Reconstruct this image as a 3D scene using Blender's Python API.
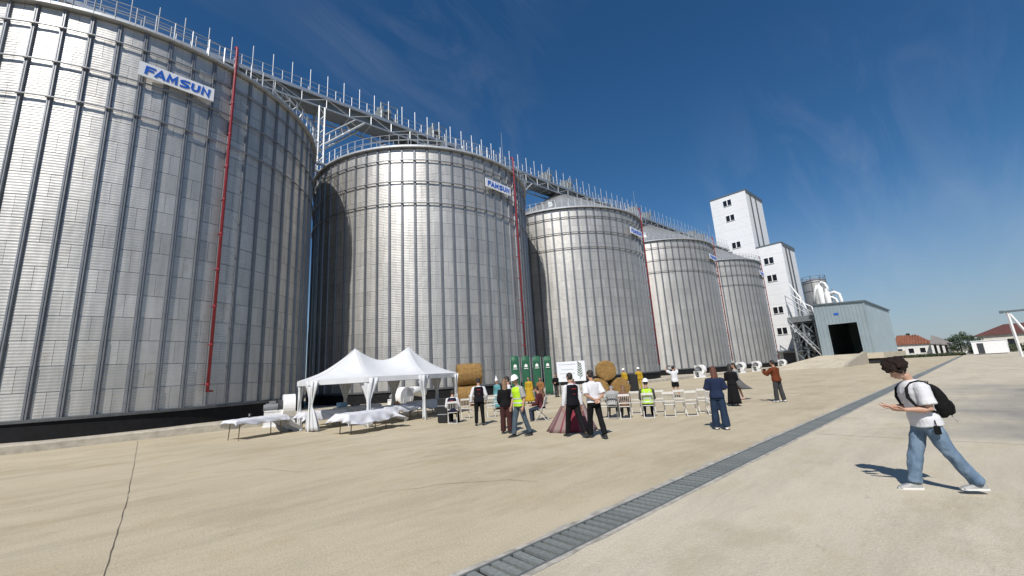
import bpy, bmesh, math, random
from math import sin, cos, pi, radians, sqrt, atan2, hypot
from mathutils import Vector, Matrix, noise
random.seed(7)
for o in list(bpy.data.objects): bpy.data.objects.remove(o)
scene = bpy.context.scene
COL = scene.collection

# ------------------------------------------------------------------ camera
CZ = 1.85
FPX = 414.97
PITCH, ROLL, YAW = radians(11.756), radians(-3.478), radians(47.714)
fw = Vector((cos(PITCH)*cos(YAW), cos(PITCH)*sin(YAW), sin(PITCH)))
rt = Vector((sin(YAW), -cos(YAW), 0)); up = rt.cross(fw)
cr = rt*cos(ROLL) + up*sin(ROLL); cu = up*cos(ROLL) - rt*sin(ROLL)
cam = bpy.data.cameras.new('camera'); camo = bpy.data.objects.new('camera', cam); COL.objects.link(camo)
camo.matrix_world = Matrix(((cr.x, cu.x, -fw.x, 0), (cr.y, cu.y, -fw.y, 0), (cr.z, cu.z, -fw.z, CZ), (0, 0, 0, 1)))
cam.sensor_width = 36; cam.lens = 36*FPX/1024; cam.clip_end = 6000; cam.clip_start = 0.05
scene.camera = camo

# ------------------------------------------------------------------ world, sun, exposure
SUN_AZ, SUN_EL = radians(212), radians(48)          # direction towards the sun, azimuth from +X
w = bpy.data.worlds.new('World'); scene.world = w; w.use_nodes = True
nt = w.node_tree; N = nt.nodes; L = nt.links; N.clear()
out = N.new('ShaderNodeOutputWorld'); bg = N.new('ShaderNodeBackground'); bg.inputs[1].default_value = 0.078
sky = N.new('ShaderNodeTexSky'); sky.sky_type = 'NISHITA'; sky.sun_disc = False
sky.sun_elevation = SUN_EL; sky.sun_rotation = pi/2 - SUN_AZ
sky.air_density = 1.0; sky.dust_density = 0.25; sky.ozone_density = 3.5; sky.altitude = 200
tc = N.new('ShaderNodeTexCoord'); mp = N.new('ShaderNodeMapping'); mp.inputs['Rotation'].default_value = (0.35, 0.5, 0.9)
mp.inputs['Scale'].default_value = (1.3, 6.0, 2.4)
n1 = N.new('ShaderNodeTexNoise'); n1.inputs['Scale'].default_value = 1.6; n1.inputs['Detail'].default_value = 8; n1.inputs['Roughness'].default_value = 0.62; n1.inputs['Distortion'].default_value = 0.7
n2 = N.new('ShaderNodeTexNoise'); n2.inputs['Scale'].default_value = 1.9; n2.inputs['Detail'].default_value = 2
r1 = N.new('ShaderNodeMapRange'); r1.inputs[1].default_value = 0.46; r1.inputs[2].default_value = 0.85
r2 = N.new('ShaderNodeMapRange'); r2.inputs[1].default_value = 0.40; r2.inputs[2].default_value = 0.70
mu = N.new('ShaderNodeMath'); mu.operation = 'MULTIPLY'; mu2 = N.new('ShaderNodeMath'); mu2.operation = 'MULTIPLY'; mu2.inputs[1].default_value = 0.17
mx = N.new('ShaderNodeMix'); mx.data_type = 'RGBA'; mx.inputs['B'].default_value = (7.5, 8.0, 8.8, 1)
L.new(tc.outputs['Generated'], mp.inputs[0]); L.new(mp.outputs[0], n1.inputs['Vector']); L.new(tc.outputs['Generated'], n2.inputs['Vector'])
L.new(n1.outputs[0], r1.inputs[0]); L.new(n2.outputs[0], r2.inputs[0]); L.new(r1.outputs[0], mu.inputs[0]); L.new(r2.outputs[0], mu.inputs[1])
L.new(mu.outputs[0], mu2.inputs[0]); L.new(mu2.outputs[0], mx.inputs['Factor']); hsv = N.new('ShaderNodeHueSaturation'); hsv.inputs['Saturation'].default_value = 1.26; hsv.inputs['Value'].default_value = 1.12; L.new(sky.outputs[0], hsv.inputs['Color']); 
sx_ = N.new('ShaderNodeSeparateXYZ'); L.new(tc.outputs['Generated'], sx_.inputs[0])      # pale haze low over the horizon, the same all the way round
hz = N.new('ShaderNodeMapRange'); hz.interpolation_type = 'SMOOTHSTEP'; hz.inputs[1].default_value = 0.0; hz.inputs[2].default_value = 0.34; hz.inputs[3].default_value = 0.72; hz.inputs[4].default_value = 0.0; L.new(sx_.outputs[2], hz.inputs[0])
mh = N.new('ShaderNodeMix'); mh.data_type = 'RGBA'; mh.inputs['B'].default_value = (3.7, 4.9, 6.4, 1); L.new(hz.outputs[0], mh.inputs['Factor']); L.new(hsv.outputs[0], mh.inputs['A']); L.new(mh.outputs['Result'], mx.inputs['A'])
L.new(mx.outputs['Result'], bg.inputs[0]); L.new(bg.outputs[0], out.inputs[0])
sl = bpy.data.lights.new('sun', 'SUN'); sl.energy = 4.9; sl.angle = radians(0.53); sl.color = (1.0, 0.955, 0.89)
so = bpy.data.objects.new('sun', sl); COL.objects.link(so)
sdir = Vector((cos(SUN_EL)*cos(SUN_AZ), cos(SUN_EL)*sin(SUN_AZ), sin(SUN_EL)))
so.rotation_euler = sdir.to_track_quat('Z', 'Y').to_euler()
vs = scene.view_settings; vs.view_transform = 'Standard'; vs.look = 'None'; vs.gamma = 1; vs.exposure = 0.0; vs.use_curve_mapping = False

# ------------------------------------------------------------------ pixel helpers (direction only; depth from what a thing touches)
def ray(x, y): return (fw*FPX + cr*(x-512) - cu*(y-288)).normalized()
def gnd(x, y, z=0.0):
    d = ray(x, y); t = (z-CZ)/d.z; return Vector((d.x*t, d.y*t, z))
def onY(x, y, Y): d = ray(x, y); t = Y/d.y; return Vector((d.x*t, Y, CZ+d.z*t))
def onX(x, y, X): d = ray(x, y); t = X/d.x; return Vector((X, d.y*t, CZ+d.z*t))

# ------------------------------------------------------------------ materials
MATS = {}
def mat(name, col, rough=0.6, metal=0.0, var=0.12, scale=8.0, bump=0.0, bscale=40.0, stretch=(1, 1, 1), rnd=0.0, spec=0.5, coord='Object', col2=None):
    if name in MATS: return MATS[name]
    m = bpy.data.materials.new(name); m.use_nodes = True; MATS[name] = m
    t = m.node_tree; n = t.nodes; l = t.links; b = n['Principled BSDF']
    b.inputs['Roughness'].default_value = rough; b.inputs['Metallic'].default_value = metal
    b.inputs['Specular IOR Level'].default_value = spec
    c = n.new('ShaderNodeTexCoord'); mpn = n.new('ShaderNodeMapping'); mpn.inputs['Scale'].default_value = stretch
    l.new(c.outputs[coord], mpn.inputs[0])
    tx = n.new('ShaderNodeTexNoise'); tx.inputs['Scale'].default_value = scale; tx.inputs['Detail'].default_value = 5; tx.inputs['Roughness'].default_value = 0.6
    l.new(mpn.outputs[0], tx.inputs['Vector'])
    ramp = n.new('ShaderNodeValToRGB')
    c2 = col2 if col2 else tuple(min(1, v*(1+var)) for v in col)
    c1 = tuple(v*(1-var) for v in col) if not col2 else col
    ramp.color_ramp.elements[0].position = 0.3; ramp.color_ramp.elements[0].color = (*c1, 1)
    ramp.color_ramp.elements[1].position = 0.7; ramp.color_ramp.elements[1].color = (*c2, 1)
    l.new(tx.outputs[0], ramp.inputs[0]); cur = ramp.outputs[0]
    if rnd > 0:
        oi = n.new('ShaderNodeObjectInfo'); mr = n.new('ShaderNodeMapRange'); mr.inputs[3].default_value = 1-rnd; mr.inputs[4].default_value = 1+rnd
        hs = n.new('ShaderNodeHueSaturation'); l.new(oi.outputs['Random'], mr.inputs[0]); l.new(mr.outputs[0], hs.inputs['Value']); l.new(cur, hs.inputs['Color']); cur = hs.outputs[0]
    l.new(cur, b.inputs['Base Color'])
    if bump > 0:
        t2 = n.new('ShaderNodeTexNoise'); t2.inputs['Scale'].default_value = bscale; t2.inputs['Detail'].default_value = 4; l.new(mpn.outputs[0], t2.inputs['Vector'])
        bp = n.new('ShaderNodeBump'); bp.inputs['Strength'].default_value = bump; bp.inputs['Distance'].default_value = 0.02
        l.new(t2.outputs[0], bp.inputs['Height']); l.new(bp.outputs[0], b.inputs['Normal'])
    return m

def steel_sheet(name, corr):
    """weathered galvanised silo sheet; corr: corrugation relief for the plain shells (built sheets have it as geometry)"""
    m = bpy.data.materials.new(name); m.use_nodes = True; MATS[name] = m
    t = m.node_tree; n = t.nodes; l = t.links; b = n['Principled BSDF']
    b.inputs['Metallic'].default_value = 0.70
    c = n.new('ShaderNodeTexCoord')
    geo = n.new('ShaderNodeNewGeometry')
    nz = n.new('ShaderNodeTexNoise'); nz.inputs['Scale'].default_value = 0.55; nz.inputs['Detail'].default_value = 6; nz.inputs['Roughness'].default_value = 0.65
    l.new(geo.outputs['Position'], nz.inputs['Vector'])
    mp_ = n.new('ShaderNodeMapping'); mp_.inputs['Scale'].default_value = (3.5, 3.5, 0.25); l.new(geo.outputs['Position'], mp_.inputs[0])
    n2_ = n.new('ShaderNodeTexNoise'); n2_.inputs['Scale'].default_value = 1.0; n2_.inputs['Detail'].default_value = 4; l.new(mp_.outputs[0], n2_.inputs['Vector'])
    ad = n.new('ShaderNodeMath'); ad.operation = 'ADD'; l.new(nz.outputs[0], ad.inputs[0]); l.new(n2_.outputs[0], ad.inputs[1])
    mr = n.new('ShaderNodeMapRange'); mr.inputs[1].default_value = 0.75; mr.inputs[2].default_value = 1.25; mr.inputs[3].default_value = 0.86; mr.inputs[4].default_value = 1.08
    l.new(ad.outputs[0], mr.inputs[0])
    mul = n.new('ShaderNodeMath'); mul.operation = 'MULTIPLY'
    if corr:
        sp = n.new('ShaderNodeSeparateXYZ'); l.new(c.outputs['Object'], sp.inputs[0])
        at = n.new('ShaderNodeMath'); at.operation = 'ARCTAN2'; l.new(sp.outputs[1], at.inputs[0]); l.new(sp.outputs[0], at.inputs[1])
        ka = n.new('ShaderNodeMath'); ka.operation = 'MULTIPLY'; ka.inputs[1].default_value = 33/(2*pi); l.new(at.outputs[0], ka.inputs[0])
        fa = n.new('ShaderNodeMath'); fa.operation = 'FLOOR'; l.new(ka.outputs[0], fa.inputs[0])
        kz = n.new('ShaderNodeMath'); kz.operation = 'MULTIPLY_ADD'; kz.inputs[1].default_value = 18/19.68; kz.inputs[2].default_value = -1.2*18/19.68; l.new(sp.outputs[2], kz.inputs[0])
        fz = n.new('ShaderNodeMath'); fz.operation = 'FLOOR'; l.new(kz.outputs[0], fz.inputs[0])
        cb = n.new('ShaderNodeCombineXYZ'); l.new(fa.outputs[0], cb.inputs[0]); l.new(fz.outputs[0], cb.inputs[1])
        oi = n.new('ShaderNodeObjectInfo'); l.new(oi.outputs['Random'], cb.inputs[2])
        wn = n.new('ShaderNodeTexWhiteNoise'); l.new(cb.outputs[0], wn.inputs['Vector']); rv = wn.outputs['Value']
        si = n.new('ShaderNodeMath'); si.operation = 'MULTIPLY'; si.inputs[1].default_value = 2*pi*8*18/19.68; l.new(sp.outputs[2], si.inputs[0])
        ss = n.new('ShaderNodeMath'); ss.operation = 'SINE'; l.new(si.outputs[0], ss.inputs[0])
        bp = n.new('ShaderNodeBump'); bp.inputs['Strength'].default_value = 1.0; bp.inputs['Distance'].default_value = 0.004
        l.new(ss.outputs[0], bp.inputs['Height']); l.new(bp.outputs[0], b.inputs['Normal'])
    else:
        oi = n.new('ShaderNodeObjectInfo'); rv = oi.outputs['Random']
        t2 = n.new('ShaderNodeTexNoise'); t2.inputs['Scale'].default_value = 3.0; t2.inputs['Detail'].default_value = 3; l.new(geo.outputs['Position'], t2.inputs['Vector'])
        bp = n.new('ShaderNodeBump'); bp.inputs['Strength'].default_value = 0.35; bp.inputs['Distance'].default_value = 0.03
        l.new(t2.outputs[0], bp.inputs['Height']); l.new(bp.outputs[0], b.inputs['Normal'])
    r3 = n.new('ShaderNodeMapRange'); r3.inputs[3].default_value = 0.88; r3.inputs[4].default_value = 1.06; l.new(rv, r3.inputs[0])
    l.new(mr.outputs[0], mul.inputs[0]); l.new(r3.outputs[0], mul.inputs[1])
    hs = n.new('ShaderNodeHueSaturation'); hs.inputs['Color'].default_value = (0.54, 0.525, 0.495, 1); l.new(mul.outputs[0], hs.inputs['Value'])
    n5 = n.new('ShaderNodeTexNoise'); n5.inputs['Scale'].default_value = 1.1; n5.inputs['Detail'].default_value = 7; n5.inputs['Roughness'].default_value = .72; l.new(geo.outputs['Position'], n5.inputs['Vector'])
    m5 = n.new('ShaderNodeMapRange'); m5.inputs[1].default_value = .50; m5.inputs[2].default_value = .78; m5.inputs[4].default_value = .75; l.new(n5.outputs[0], m5.inputs[0])
    r5 = n.new('ShaderNodeMapRange'); r5.inputs[1].default_value = .35; r5.inputs[2].default_value = .9; l.new(rv, r5.inputs[0])
    p5 = n.new('ShaderNodeMath'); p5.operation = 'MULTIPLY'; l.new(m5.outputs[0], p5.inputs[0]); l.new(r5.outputs[0], p5.inputs[1])
    mix5 = n.new('ShaderNodeMix'); mix5.data_type = 'RGBA'; mix5.inputs['B'].default_value = (.34, .30, .24, 1); l.new(p5.outputs[0], mix5.inputs['Factor']); l.new(hs.outputs[0], mix5.inputs['A'])
    l.new(mix5.outputs['Result'], b.inputs['Base Color'])
    rr = n.new('ShaderNodeMapRange'); rr.inputs[3].default_value = 0.42; rr.inputs[4].default_value = 0.55; l.new(n2_.outputs[0], rr.inputs[0]); l.new(rr.outputs[0], b.inputs['Roughness'])
    return m

def concrete_ground(name, base, dark, patch=False):
    m = bpy.data.materials.new(name); m.use_nodes = True; MATS[name] = m
    t = m.node_tree; n = t.nodes; l = t.links; b = n['Principled BSDF']; b.inputs['Roughness'].default_value = 0.88; b.inputs['Specular IOR Level'].default_value = 0.25
    geo = n.new('ShaderNodeNewGeometry')
    def noi(sc, st, det=6, ro=0.6):
        mm = n.new('ShaderNodeMapping'); mm.inputs['Scale'].default_value = st; l.new(geo.outputs['Position'], mm.inputs[0])
        q = n.new('ShaderNodeTexNoise'); q.inputs['Scale'].default_value = sc; q.inputs['Detail'].default_value = det; q.inputs['Roughness'].default_value = ro; l.new(mm.outputs[0], q.inputs['Vector']); return q.outputs[0]
    def mix(fac, a, b_):
        q = n.new('ShaderNodeMix'); q.data_type = 'RGBA'
        for k, v in (('Factor', fac), ('A', a), ('B', b_)):
            if isinstance(v, tuple): q.inputs[k].default_value = (*v, 1)
            else: l.new(v, q.inputs[k])
        return q.outputs['Result']
    def rng(v, a, b_, lo=0., hi=1.):
        q = n.new('ShaderNodeMapRange'); l.new(v, q.inputs[0]); q.inputs[1].default_value = a; q.inputs[2].default_value = b_; q.inputs[3].default_value = lo; q.inputs[4].default_value = hi; return q.outputs[0]
    c = mix(rng(noi(0.22, (1, 1, 1)), 0.38, 0.66), base, tuple(v*k for v, k in zip(base, (1.12, 1.13, 1.15))))
    c = mix(rng(noi(0.9, (0.20, 1, 1), 11, .80), 0.46, 0.74, 0, 0.62), c, dark)            # sweeping / tyre streaks along the yard
    c = mix(rng(noi(1.0, (0.7, 0.9, 1), 8, .7), 0.50, 0.66, 0, 0.55), c, tuple(v*k for v, k in zip(base, (0.86, 0.79, 0.68))))   # brownish damp stains
    c = mix(rng(noi(1.4, (0.16, 1, 1), 10, .78), 0.48, 0.70, 0, 0.40), c, tuple(min(.7, v*1.25) for v in base))
    c = mix(rng(noi(14, (1, 1, 1), 6, .75), 0.35, 0.75, 0, 0.40), c, tuple(v*1.22 for v in base))
    c = mix(rng(noi(4.5, (0.5, 1, 1), 6, .7), 0.62, 0.74, 0, 0.50), c, dark)           # small scuffs
    c = mix(rng(noi(45, (1, 1, 1), 5, .8), 0.42, 0.66, 0, 0.42), c, dark)
    c = mix(rng(noi(0.45, (0.5, 0.8, 1), 9, .72), 0.52, 0.60, 0, 0.42), c, tuple(v*k for v, k in zip(base, (0.70, 0.67, 0.60))))
    if patch:      # a bay of greyer, worn concrete beside the lane
        sp = n.new('ShaderNodeSeparateXYZ'); l.new(geo.outputs['Position'], sp.inputs[0])
        wob = rng(noi(0.35, (1, 1, 1), 5, .6), 0.2, 0.8, -3.0, 3.0)
        def addn(v, w_): q = n.new('ShaderNodeMath'); q.operation = 'ADD'; l.new(v, q.inputs[0]); l.new(w_, q.inputs[1]); return q.outputs[0]
        def mulv(v, w_): q = n.new('ShaderNodeMath'); q.operation = 'MULTIPLY'; l.new(v, q.inputs[0]); l.new(w_, q.inputs[1]); return q.outputs[0]
        xw = addn(sp.outputs[0], wob); yw = addn(sp.outputs[1], wob)
        m_ = mulv(mulv(rng(sp.outputs[0], 12.6, 13.4), rng(xw, 27, 34, 1, 0)), rng(yw, -2.2, 2.6, 1, 0))
        m_ = mulv(m_, rng(noi(0.8, (0.12, 1, 1), 6, .6), 0.25, 0.62, .62, 1.0))
        c = mix(m_, c, (0.20, 0.197, 0.19))
    l.new(c, b.inputs['Base Color'])
    bp = n.new('ShaderNodeBump'); bp.inputs['Strength'].default_value = 0.8; bp.inputs['Distance'].default_value = 0.016
    l.new(noi(26, (1, 1, 1), 6, .7), bp.inputs['Height']); l.new(bp.outputs[0], b.inputs['Normal'])
    return m

M_sheet = steel_sheet('galvanised_sheet', False)
M_shell = steel_sheet('galvanised_shell', True)
M_galv = mat('galvanised_steel', (0.50, 0.52, 0.53), 0.42, 0.75, 0.10, 3, rnd=0.06)
M_stiff = mat('stiffener_steel', (0.24, 0.25, 0.265), 0.46, 0.7, 0.12, 2, rnd=0.10)
M_rail = mat('railing_steel', (0.44, 0.46, 0.48), 0.5, 0.4, 0.06, 4)
M_roof = mat('silo_roof', (0.52, 0.53, 0.53), 0.45, 0.7, 0.1, 2)
M_red = mat('red_paint', (0.25, 0.018, 0.028), 0.5, 0, 0.18, 3, rnd=0.05)
M_black = mat('bitumen', (0.012, 0.012, 0.013), 0.75, 0, 0.3, 3, bump=0.4, bscale=8, spec=0.15)
M_white = mat('white_paint', (0.78, 0.78, 0.77), 0.45, 0, 0.05, 4)
M_cladding = mat('white_cladding', (0.74, 0.75, 0.76), 0.5, 0, 0.035, 0.4)
M_blue = mat('sign_blue', (0.012, 0.10, 0.48), 0.45, 0, 0.05, 5)
M_signw = mat('sign_white', (0.72, 0.74, 0.78), 0.4, 0, 0.03, 3)
M_glass = mat('window_glass', (0.012, 0.014, 0.018), 0.12, 0, 0.2, 2)
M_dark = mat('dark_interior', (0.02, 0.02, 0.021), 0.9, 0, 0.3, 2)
M_shed = mat('blue_grey_cladding', (0.33, 0.40, 0.43), 0.42, 0.35, 0.08, 0.6)
M_shedtrim = mat('shed_trim', (0.13, 0.16, 0.18), 0.5, 0.3, 0.1, 2)
M_conc = concrete_ground('yard_concrete', (0.475, 0.412, 0.295), (0.21, 0.18, 0.125))
M_conc2 = concrete_ground('lane_concrete', (0.52, 0.465, 0.36), (0.26, 0.235, 0.185), True)
M_kerb = mat('kerb_concrete', (0.40, 0.36, 0.29), 0.9, 0, 0.22, 2.5, bump=0.6, bscale=12)
M_patch = mat('grey_patch', (0.25, 0.245, 0.235), 0.85, 0, 0.25, 0.35, stretch=(0.25, 1, 1), bump=.3)
M_earth = mat('earth', (0.20, 0.165, 0.11), 0.95, 0, 0.3, 0.05, bump=.3, bscale=1)
M_mortar = mat('mortar', (0.36, 0.34, 0.30), 0.95, 0, 0.35, 6, bump=0.8, bscale=25)
M_grate = mat('cast_grate', (0.19, 0.205, 0.195), 0.65, 0.1, 0.25, 18, rnd=0.12, bump=.3)
M_gap = mat('drain_dark', (0.012, 0.013, 0.013), 0.9, 0, 0.3, 4)

# ------------------------------------------------------------------ mesh helpers
class MB:
    def __init__(s): s.v = []; s.f = []
    def add(s, vs, fs):
        k = len(s.v); s.v += [tuple(p) for p in vs]; s.f += [tuple(i+k for i in f) for f in fs]
    def box(s, x0, x1, y0, y1, z0, z1):
        s.add([(x0, y0, z0), (x1, y0, z0), (x1, y1, z0), (x0, y1, z0), (x0, y0, z1), (x1, y0, z1), (x1, y1, z1), (x0, y1, z1)],
              [(0, 3, 2, 1), (4, 5, 6, 7), (0, 1, 5, 4), (1, 2, 6, 5), (2, 3, 7, 6), (3, 0, 4, 7)]); return s
    def tube(s, pts, r, n=8, cap=True):
        pts = [Vector(p) for p in pts]; rs = r if isinstance(r, (list, tuple)) else [r]*len(pts)
        vs_ = []; fs_ = []; ref = None
        for i, p in enumerate(pts):
            t = (pts[min(i+1, len(pts)-1)] - pts[max(i-1, 0)]).normalized()
            if ref is None: ref = Vector((0, 0, 1)) if abs(t.z) < .9 else Vector((1, 0, 0))
            a = ref - t*ref.dot(t); a.normalize(); b = t.cross(a); ref = a
            q = rs[i]; ra, rb = q if isinstance(q, (tuple, list)) else (q, q)
            for k in range(n): an = 2*pi*k/n; vs_.append(p + a*cos(an)*ra + b*sin(an)*rb)
        for i in range(len(pts)-1):
            for k in range(n): fs_.append((i*n+k, i*n+(k+1) % n, (i+1)*n+(k+1) % n, (i+1)*n+k))
        if cap: fs_.append(tuple(range(n))[::-1]); fs_.append(tuple((len(pts)-1)*n+k for k in range(n)))
        s.add(vs_, fs_); return s
    def bar(s, a, b, wy, wz=None):
        wz = wz or wy; return s.tube([a, b], (wy*.7071, wz*.7071) if False else [(wy*.7071, wz*.7071)]*2, 4)
    def lathe(s, prof, n=24, c=(0, 0, 0), a0=0., a1=2*pi):
        full = abs(a1-a0-2*pi) < 1e-6; m = n if full else n+1; vs_ = []; fs_ = []
        for i in range(m):
            a = a0+(a1-a0)*i/n
            for r, z in prof: vs_.append((c[0]+r*cos(a), c[1]+r*sin(a), c[2]+z))
        k = len(prof)
        for i in range(n):
            j = (i+1) % m
            for q in range(k-1): fs_.append((i*k+q, j*k+q, j*k+q+1, i*k+q+1))
        s.add(vs_, fs_); return s
    def rings(s, rings, cap=True):
        n = len(rings[0]); vs_ = [p for r in rings for p in r]; fs_ = []
        for i in range(len(rings)-1):
            for k in range(n): fs_.append((i*n+k, i*n+(k+1) % n, (i+1)*n+(k+1) % n, (i+1)*n+k))
        if cap: fs_.append(tuple(range(n))[::-1]); fs_.append(tuple((len(rings)-1)*n+k for k in range(n)))
        s.add(vs_, fs_); return s
    def ball(s, c, r, nu=10, nv=7):
        r = r if isinstance(r, (tuple, list)) else (r, r, r); c = Vector(c); rg = []
        for j in range(nv+1):
            ph = -pi/2 + pi*(j+0.0)/nv; ph = max(-pi/2+.12, min(pi/2-.12, ph))
            rg.append([c+Vector((r[0]*cos(ph)*cos(2*pi*k/nu), r[1]*cos(ph)*sin(2*pi*k/nu), r[2]*sin(ph))) for k in range(nu)])
        return s.rings(rg)
    def prism(s, pts, z0, z1):
        n = len(pts); s.add([(p[0], p[1], z0) for p in pts]+[(p[0], p[1], z1) for p in pts],
              [tuple(range(n))[::-1], tuple(range(n, 2*n))]+[(i, (i+1) % n, n+(i+1) % n, n+i) for i in range(n)]); return s
    def mesh(s, name, smooth=False):
        me = bpy.data.meshes.new(name); me.from_pydata(s.v, [], s.f); me.validate()
        if smooth: me.polygons.foreach_set('use_smooth', [True]*len(me.polygons))
        me.update(); return me
    def build(s, name, m, parent=None, smooth=False, loc=None):
        return link(name, s.mesh(name, smooth), m, parent, loc)
def link(name, me, m, parent=None, loc=None, rot=None):
    o = bpy.data.objects.new(name, me); COL.objects.link(o)
    if m is not None and not me.materials: me.materials.append(m)
    if parent: o.parent = parent
    if loc is not None: o.location = loc
    if rot is not None: o.rotation_euler = rot
    return o
def fixnormals(me):
    b = bmesh.new(); b.from_mesh(me); bmesh.ops.recalc_face_normals(b, faces=b.faces); b.to_mesh(me); b.free()
def bevel(me, wdt, seg=2, ang=0.6):
    b = bmesh.new(); b.from_mesh(me); es = [e for e in b.edges if len(e.link_faces) == 2 and e.calc_face_angle(0) > ang]
    bmesh.ops.bevel(b, geom=es, offset=wdt, segments=seg, affect='EDGES', profile=0.5); b.to_mesh(me); b.free()
def tag(o, label=None, cat=None, group=None, kind=None):
    if label: o['label'] = label
    if cat: o['category'] = cat
    if group: o['group'] = group
    if kind: o['kind'] = kind
    return o
def thing(name, label, cat, loc=(0, 0, 0), rz=0., group=None):
    o = bpy.data.objects.new(name, None); o.empty_display_size = 0.2; COL.objects.link(o); o.location = loc; o.rotation_euler = (0, 0, rz)
    return tag(o, label, cat, group)
def copy_tree(o, parent=None):
    c = o.copy(); COL.objects.link(c)
    if parent: c.parent = parent
    for ch in o.children: copy_tree(ch, c)
    return c
def struct(o): o['kind'] = 'structure'; return o
# ------------------------------------------------------------------ ground
DL, DR = 3.73, 3.28                       # drain edges
b = MB(); b.add([(-900, -2500, -0.03), (4500, -2500, -0.03), (4500, 2500, -0.03), (-900, 2500, -0.03)], [(0, 1, 2, 3)])
struct(b.build('ground', M_earth))
b = MB(); b.add([(-40, DL, 0), (186, DL, 0), (186, 70, 0), (-40, 70, 0)], [(0, 1, 2, 3)])
yard = struct(b.build('concrete_yard', M_conc))
b = MB(); b.add([(-40, -60, 0), (186, -60, 0), (186, DR, 0), (-40, DR, 0)], [(0, 1, 2, 3)])
lane = struct(b.build('concrete_lane', M_conc2))
# slab joint (irregular) and a few hairline cracks
def crack(pts, wd, name='slab_joint'):
    b = MB(); P = []
    for (x0, y0), (x1, y1) in zip(pts[:-1], pts[1:]):
        k = max(2, int(hypot(x1-x0, y1-y0)/.22))
        for i in range(k): P.append((x0+(x1-x0)*i/k+random.uniform(-.007, .007), y0+(y1-y0)*i/k+random.uniform(-.007, .007)))
    vs_ = []; dx, dy = pts[-1][0]-pts[0][0], pts[-1][1]-pts[0][1]; q = hypot(dx, dy); nx, ny = -dy/q, dx/q
    for x, y in P:
        ww = wd*random.uniform(.5, 1.3)/2
        vs_ += [(x+nx*ww, y+ny*ww, .004), (x-nx*ww, y-ny*ww, .004)]
    b.add(vs_, [(2*i, 2*i+1, 2*i+3, 2*i+2) for i in range(len(P)-1)])
    struct(b.build(name, mat('joint_dark', (0.10, 0.085, 0.065), .95, 0, .3, 10)))
crack([(-.35, 3.8), (-.05, 6.7), (.1, 11), (.22, 17), (.35, 25.2)], .013)
crack([(-6.0, 5.0), (-5.6, 12), (-5.5, 25)], .012)
for X in (26, 38, 50, 64, 80): crack([(X, 3.8), (X, 25)], .02)
for X in (12.5, 18.5, 24.5, 36, 48): crack([(X, 3.1), (X, -30)], .016)
crack([(2.2, -2.9), (40, -2.9)], .012)
crack([(3.3, 7.4), (3.9, 7.0), (4.3, 6.9), (5.2, 6.1), (5.5, 5.3)], .010, 'hairline_crack'); crack([(5.5, 9.6), (6.4, 9.2), (6.9, 8.3), (8.0, 8.0)], .009, 'hairline_crack'); crack([(1.6, 12.6), (2.5, 11.9), (2.9, 10.7), (4.2, 10.1)], .009, 'hairline_crack')
# drain: mortar margins, dark channel, grates as pieces
b = MB(); random.seed(5); k = 460
for (ya, yb, z) in ((DL, DL+.10, .004), (DR-.05, DR, .004)):
    vs_ = []
    for i in range(k+1):
        X = -10+i*.3; far = ya if ya != DL else yb; j = random.uniform(-.05, .06)
        vs_ += [(X, ya + (0 if ya == DL else -abs(j)*.5), z), (X, yb + (j if ya == DL else 0), z)]
    b.add(vs_, [(2*i, 2*i+2, 2*i+3, 2*i+1) for i in range(k)])
struct(b.build('drain_margin', M_mortar))
dr = thing('drain_channel', 'long narrow grey grated drain channel running across the concrete yard', 'drain', (0, (DL+DR)/2, 0))
W2 = (DL-DR)/2
b = MB(); b.add([(-10, -W2, -.025), (128, -W2, -.025), (128, W2, -.025), (-10, W2, -.025)], [(0, 1, 2, 3)]); b.build('channel', M_gap, dr)
b = MB(); b.box(-10, 128, W2-.03, W2-.002, -.018, .006); b.box(-10, 128, -W2+.002, -W2+.03, -.018, .006); b.build('edge_frame', mat('edge_steel', (.16, .175, .17), .6, .4, .2, 5), dr)
GP = 0.150
def grate_mesh(slots):
    g = MB()
    if slots:
        for q in range(5): g.box(-.135+q*.057, -.135+q*.057+.040, -W2+.034, W2-.034, -.012, .006)
        g.box(-.135, .137, -.012, .012, -.012, .004)
    else: g.box(-.049, .049, -W2+.034, W2-.034, -.045, .004)
    return g.mesh('grate')
gm = grate_mesh(False); gm.materials.append(M_grate)
for i in range(290):
    o = link('grate', gm, None, dr, (1.4+i*GP+.15+random.uniform(-.008, .008), 0, random.uniform(-.002, .002))); o.rotation_euler = (random.uniform(-.006, .006), random.uniform(-.008, .008), random.uniform(-.01, .01))
b = MB(); b.box(1.4+290*GP+.10, 128, -W2+.034, W2-.034, -.012, .004); o = b.build('far_grates', M_grate, dr); o['kind'] = 'stuff'

# ------------------------------------------------------------------ silos
R, H, PL, X0, D, YC = 10.80, 20.88, 1.20, -0.89, 22.756, 37.36
NB, NR = 66, 18
BA = 2*pi/NB; RH = (H-PL)/NR
A_OFF = radians(-97.12)                       # a stiffener stands here
AP = (-14.5, 103.0, 25.53)                    # apron extent
ap = MB(); yy = 25.53; random.seed(11)
prof = [(yy, -.02), (yy+.02, .30), (yy+.10, .35), (50, .37)]
vs_ = []; nX = 90
for i in range(nX+1):
    X = -16+i*(119/nX); j = random.uniform(-.03, .03); j2 = random.uniform(-.025, .025)
    vs_ += [(X, yy+j, -.02), (X, yy+.03+j, .30+j2), (X, yy+.12, .36+j2), (X, 50, .37)]
ap.add(vs_, [(4*i+q, 4*i+4+q, 4*i+5+q, 4*i+1+q) for i in range(nX) for q in range(3)]); ap.add([vs_[-4], vs_[-3], vs_[-2], vs_[-1], (103, 50, -.02)], [(0, 4, 3, 2, 1)])
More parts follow.
